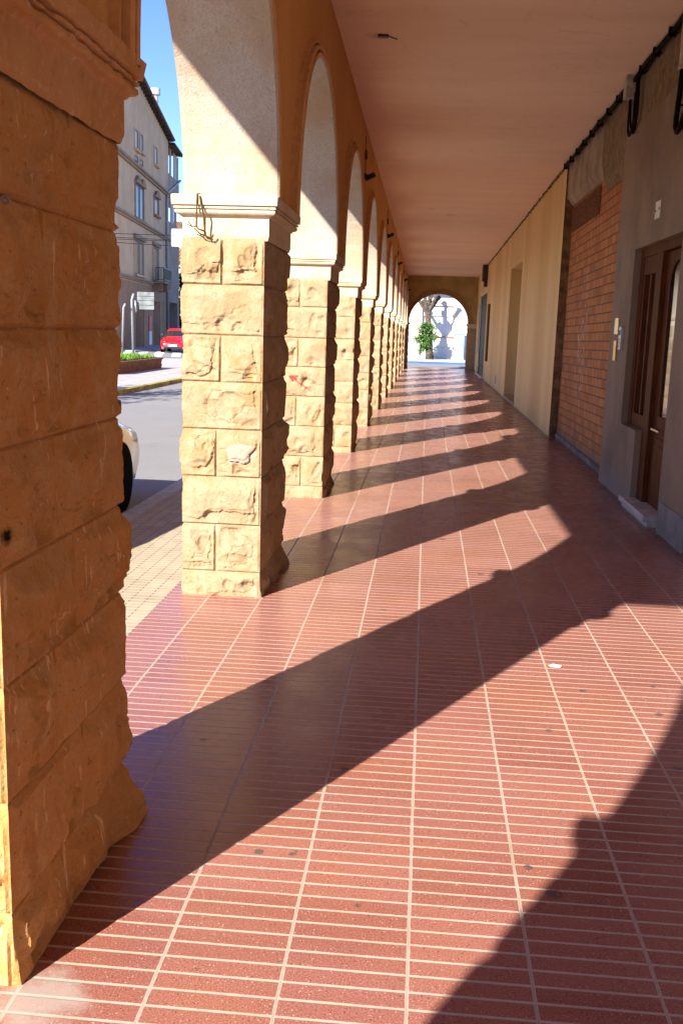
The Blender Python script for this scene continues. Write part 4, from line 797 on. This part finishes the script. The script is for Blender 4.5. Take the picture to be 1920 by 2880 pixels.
b = MB()
for i in range(33): u = -8.1 + i * .67; b.obox(fp(u, eav(u) - .24, .002), U_ * .22, N_ * .45, Vector((0, 0, .195)))
b.build('rafter', ROOFT, rf)['kind'] = 'stuff'
b = MB(); b.cyl(fp(8.4, eav(8.4) + .9, -.1), (0, 0, 1), .17, 1.6, 12); b.cyl(fp(8.4, eav(8.4) + 1.75, -.1), (0, 0, 1), .34, .42, 14); b.build('chimney', simple('pale chimney pot', (.55, .53, .5)), rf)
# loggia bay
lg = empty('loggia_bay', fp(16.5, 0)[:]); tag(lg, 'open loggia bay of the corner house with sky showing between its posts', 'loggia')
b = MB(); fbox(b, 13.66, 19.6, 3.3, 9.55, -.8, -.01); fbox(b, 13.66, 19.6, 11.2, 13.25, -.8, -.01); fbox(b, 18.5, 19.6, 0, 3.296, -.8, -.01); fbox(b, 13.66, 13.9, 0, 3.296, -.8, -.01); b.build('wall', LOGG, lg)
LOGP = simple('pale loggia post', (.46, .41, .36), .9, .2)
for u0, u1, z0, z1, mt in ((15.3, 16.7, 9.55, 11.2, LOGP), (17.3, 18.4, 9.55, 11.2, LOGG), (14.9, 15.5, 13.25, 15.3, CURT), (17.0, 18.6, 13.25, 15.3, LOGP), (19.0, 19.5, 13.25, 15.3, LOGG)):
    b = MB(); fbox(b, u0, u1, z0 + .002, z1 - .002, -.12, -.05); b.build('post', mt, lg)
b = MB(); fbox(b, 13.9, 18.48, .0, 3.29, -2.0, -1.9); b.build('shop_opening', HD, lg); b = MB(); fbox(b, 14.2, 15.2, .9, 2.5, -.4, -.3); b.build('poster', simple('white poster', (.75, .75, .75)), lg)
b = MB(); pts = [fp(13.7, 15.30, .5), fp(18.6, 15.2, .5), fp(18.6, 15.5, -2.6), fp(13.7, 15.6, -2.6)]; b.prism(pts, Vector((0, 0, .2))); b.build('roof', ROOFT, lg)
pb = MB(); fbox(pb, 3.9, 4.9, 1.05, 2.1, .06, .12); bn = empty('shop_banner', fp(4.4, .1, .1)[:]); tag(bn, 'red and white upright banner between the shop doors of the corner house', 'banner'); pb.build('red_half', simple('red banner', (.55, .04, .03)), bn)
pb = MB(); fbox(pb, 3.9, 4.9, .1, 1.045, .06, .11); pb.build('white_half', simple('white banner', (.62, .62, .64)), bn)
# farther house with tiled roofs, cypress
fh = empty('tiled_house', (-21, 92, 0)); tag(fh, 'far white house with striped clay tile roofs beside the corner house', 'house')
b = MB(); b.box((-28, 91, 0), (-20.5, 99, 7.4)); b.box((-28, 93, 7.4), (-20.5, 99, 9.9)); b.build('wall', simple('white house wall', (.72, .70, .66), .9, .2, var=.04), fh)
for (y0, z0, y1, z1) in ((90.5, 7.3, 93, 8.5), (92.4, 9.9, 96, 11.2)):
    b = MB(); b.prism([(-28.3, y0, z0), (-20.2, y0, z0), (-20.2, y1, z1), (-28.3, y1, z1)], (0, 0, .12))
    for i in range(40): x = -28.2 + i * .2; b.prism([(x, y0 - .02, z0 + .122), (x + .1, y0 - .02, z0 + .122), (x + .1, y1, z1 + .122), (x, y1, z1 + .122)], (0, 0, .07))
    b.build('roof', TILE, fh)

# ------------------------------------------------------------------ trees
BARK = simple('grey brown bark', (.095, .075, .058), .95, .1, var=.4, scale=9, bumpd=.02); LEAF = simple('fresh green leaves', (.07, .16, .02), .6, .3, var=.5, scale=5); DLEAF = simple('dark cypress foliage', (.012, .026, .012), .8, .2, var=.5, scale=6)
def leaves(b, rnd, pts, n, spread, size):
    for i in range(n):
        c = Vector(rnd.choice(pts)) + Vector((rnd.gauss(0, 1), rnd.gauss(0, 1), rnd.gauss(0, 1))) * spread
        d = Vector((rnd.uniform(-1, 1), rnd.uniform(-1, 1), rnd.uniform(-.4, 1))).normalized(); s_ = d.orthogonal().normalized(); s_ = (s_ * math.cos(i) + d.cross(s_) * math.sin(i)); L = size * rnd.uniform(.6, 1.4); w = L * .28
        b.add([c, c + d * L * .5 + s_ * w, c + d * L, c + d * L * .5 - s_ * w], [(0, 1, 2, 3)])
def knob(b, rnd, c, r):
    n, mR = 9, 6; vs = []
    for i in range(mR + 1):
        th = math.pi * i / mR
        for j in range(n): ph = 2 * math.pi * j / n; rr_ = r * rnd.uniform(.75, 1.2); vs.append((c[0] + rr_ * math.sin(th) * math.cos(ph), c[1] + rr_ * math.sin(th) * math.sin(ph), c[2] + rr_ * math.cos(th)))
    b.add(vs, [(i * n + j, i * n + (j + 1) % n, (i + 1) * n + (j + 1) % n, (i + 1) * n + j) for i in range(mR) for j in range(n)])
def pollard(loc, seed, label, shrub=True, sprouts=0, hgt=1.0):
    rnd = random.Random(seed); e = empty('pollarded_tree', loc); tag(e, label, 'tree', 'pollarded plane trees'); x, y, z = loc
    b = MB(); b.tube([(x + .20, y, z - .05), (x + .16, y, z + .5), (x + .08, y, z + 1.6), (x - .05, y, z + 2.75 * hgt)], [.27, .22, .19, .18], 10); t = b.build('trunk', BARK, e, smooth=True)
    f = (x - .05, y, z + 2.72 * hgt); heads = [(-.30, .05, .62), (.10, -.1, .78), (.62, .05, .88), (-.75, .3, 1.0), (.25, .4, 1.5), (.75, -.3, 1.6), (-.3, -.35, 1.45)]
    b = MB()
    for hx, hy, hz in heads:
        p = (f[0] + hx, f[1] + hy, f[2] + hz); b.tube([f, (f[0] + hx * .45, f[1] + hy * .5, f[2] + hz * .40), p], [.14, .10, .085], 8); knob(b, rnd, p, .13)
        for q in range(2): knob(b, rnd, (p[0] + rnd.uniform(-.12, .12), p[1] + rnd.uniform(-.1, .1), p[2] + rnd.uniform(-.12, .12)), .085)
    b.build('limbs', BARK, e)
    if shrub:
        b = MB(); pts = []
        for i in range(85):
            a = rnd.uniform(0, 6.28); r_ = rnd.uniform(.05, .74); zz_ = rnd.uniform(.6, 2.05); 
            if zz_ < 1.0: r_ *= .35
            if zz_ > 1.75: r_ *= .75
            pts.append((x - .06 + r_ * math.cos(a) * 1.0, y - .1 + r_ * math.sin(a) * .8, z + zz_))
        for i in range(7): pts.append((x - .35 + rnd.uniform(-.1, .1), y - .2, z + rnd.uniform(.35, .9)))
        leaves(b, rnd, pts, 3200, .085, .12); b.build('sprouts', LEAF, e, fix=False)
    if sprouts:
        b = MB(); pts = [(f[0] + hx * rnd.uniform(.8, 1.8), f[1] + hy * rnd.uniform(.8, 2.2), f[2] + hz * rnd.uniform(.8, 1.5)) for hx, hy, hz in heads for _ in range(5)]; leaves(b, rnd, pts, sprouts, .28, .2); b.build('crown', LEAF, e, fix=False)
    return e
pollard((0, 58.7, 0), 3, 'pollarded tree with leafy sprouts round its trunk framed by the far arch')
pollard((-11.6, 15.0, 0), 5, 'pollarded tree out of frame on the traffic island, nearer one', False, 500)
pollard((-10.2, 18.8, 0), 6, 'pollarded tree out of frame on the traffic island, farther one', False, 420)
pollard((-16.2, 25.4, 0), 9, 'pollarded tree out of frame beside the brick planter', False, 400)
cy = empty('cypress', (-22.2, 89, 0)); tag(cy, 'dark cypress beside the far white house', 'tree'); rnd = random.Random(4)
b = MB(); b.tube([(-22.2, 89, 0), (-22.2, 89, 6.4)], [.16, .04], 8); b.build('trunk', BARK, cy)
b = MB(); pts = []
for i in range(400): t = rnd.random(); r_ = .85 * (1 - t) ** .6 * rnd.uniform(.3, 1); a = rnd.uniform(0, 6.28); pts.append((-22.2 + r_ * math.cos(a), 89 + r_ * math.sin(a), .6 + 6.6 * t))
leaves(b, rnd, pts, 3500, .08, .34); b.build('foliage', DLEAF, cy, fix=False)

# ------------------------------------------------------------------ white house across the far street, blue cabinet
wh = empty('white_house', (2, 60.5, 0)); tag(wh, 'low white house with a shuttered window across the far street', 'house'); WHM = simple('white house render', (.60, .565, .51), .9, .2, var=.04, scale=2)
b = MB(); wl, wr_, wb, wt = -.36, 1.50, 1.36, 3.2
for x0, x1, z0, z1 in ((-9, wl, 0, 4.0), (wr_, 14, 0, 4.0), (wl, wr_, 0, wb), (wl, wr_, wt, 4.0)): b.box((x0, 60.5, z0), (x1, 68, z1))
b.build('wall', WHM, wh)
b = MB(); b.box((-9, 60.46, 0), (14, 60.497, .74)); b.build('plinth', simple('grey plinth', (.50, .50, .49), .9, .2, var=.08), wh)
b = MB(); b.box((wl, 60.70, wb), (wr_, 60.74, wt)); w = b.build('window', WHM, wh)
b = MB()
for i in range(9): b.box((wl + .03, 60.60, 2.58 + i * .066), (wr_ - .03, 60.66, 2.58 + i * .066 + .058))
b.build('roller_blind', WHM, w)
b = MB(); b.box((wl - .22, 60.44, 2.38), (wl - .003, 60.498, 3.34)); b.box((wr_ + .003, 60.44, 2.30), (wr_ + .22, 60.498, 3.34)); b.box((wl - .22, 60.44, 3.342), (wr_ + .22, 60.498, 3.52)); b.build('frame', simple('cream surround', (.66, .52, .34), .85, .2), w)
b = MB(); b.box((wl - .08, 60.40, 1.30), (wr_ + .08, 60.497, 1.357)); b.build('sill', simple('terracotta sill', (.38, .16, .09), .8, .2), w)
b = MB(); b.box((wl, 60.50, 3.16), (wr_, 60.56, 3.2)); b.build('blind_rail', simple('red brown rail', (.30, .12, .07)), w)
b = MB(); b.prism([(-9.4, 60.0, 3.98), (14.4, 60.0, 3.98), (14.4, 64, 5.2), (-9.4, 64, 5.2)], (0, 0, .18)); b.build('roof', TILE, wh)
bc = empty('street_cabinet', (1.93, 60.1, 0)); tag(bc, 'pale blue street cabinet against the white house wall', 'cabinet'); BCM = simple('pale blue paint', (.24, .36, .56), .5, .4, var=.06)
b = MB(); b.box((1.60, 59.86, .0), (2.26, 60.3, .12)); b.build('base', KERB, bc)
b = MB(); b.box((1.62, 59.9, .12), (2.24, 60.3, 1.52)); b.build('housing', BCM, bc, bevel=.015); b = MB(); b.box((1.58, 59.86, 1.522), (2.28, 60.34, 1.58)); b.build('lid', BCM, bc, bevel=.015); b = MB(); b.box((1.66, 59.885, .2), (2.20, 59.899, 1.46)); dr_ = b.build('door', BCM, bc); b = MB(); b.box((2.12, 59.87, .8), (2.15, 59.884, .92)); b.build('lock', IRON, dr_)
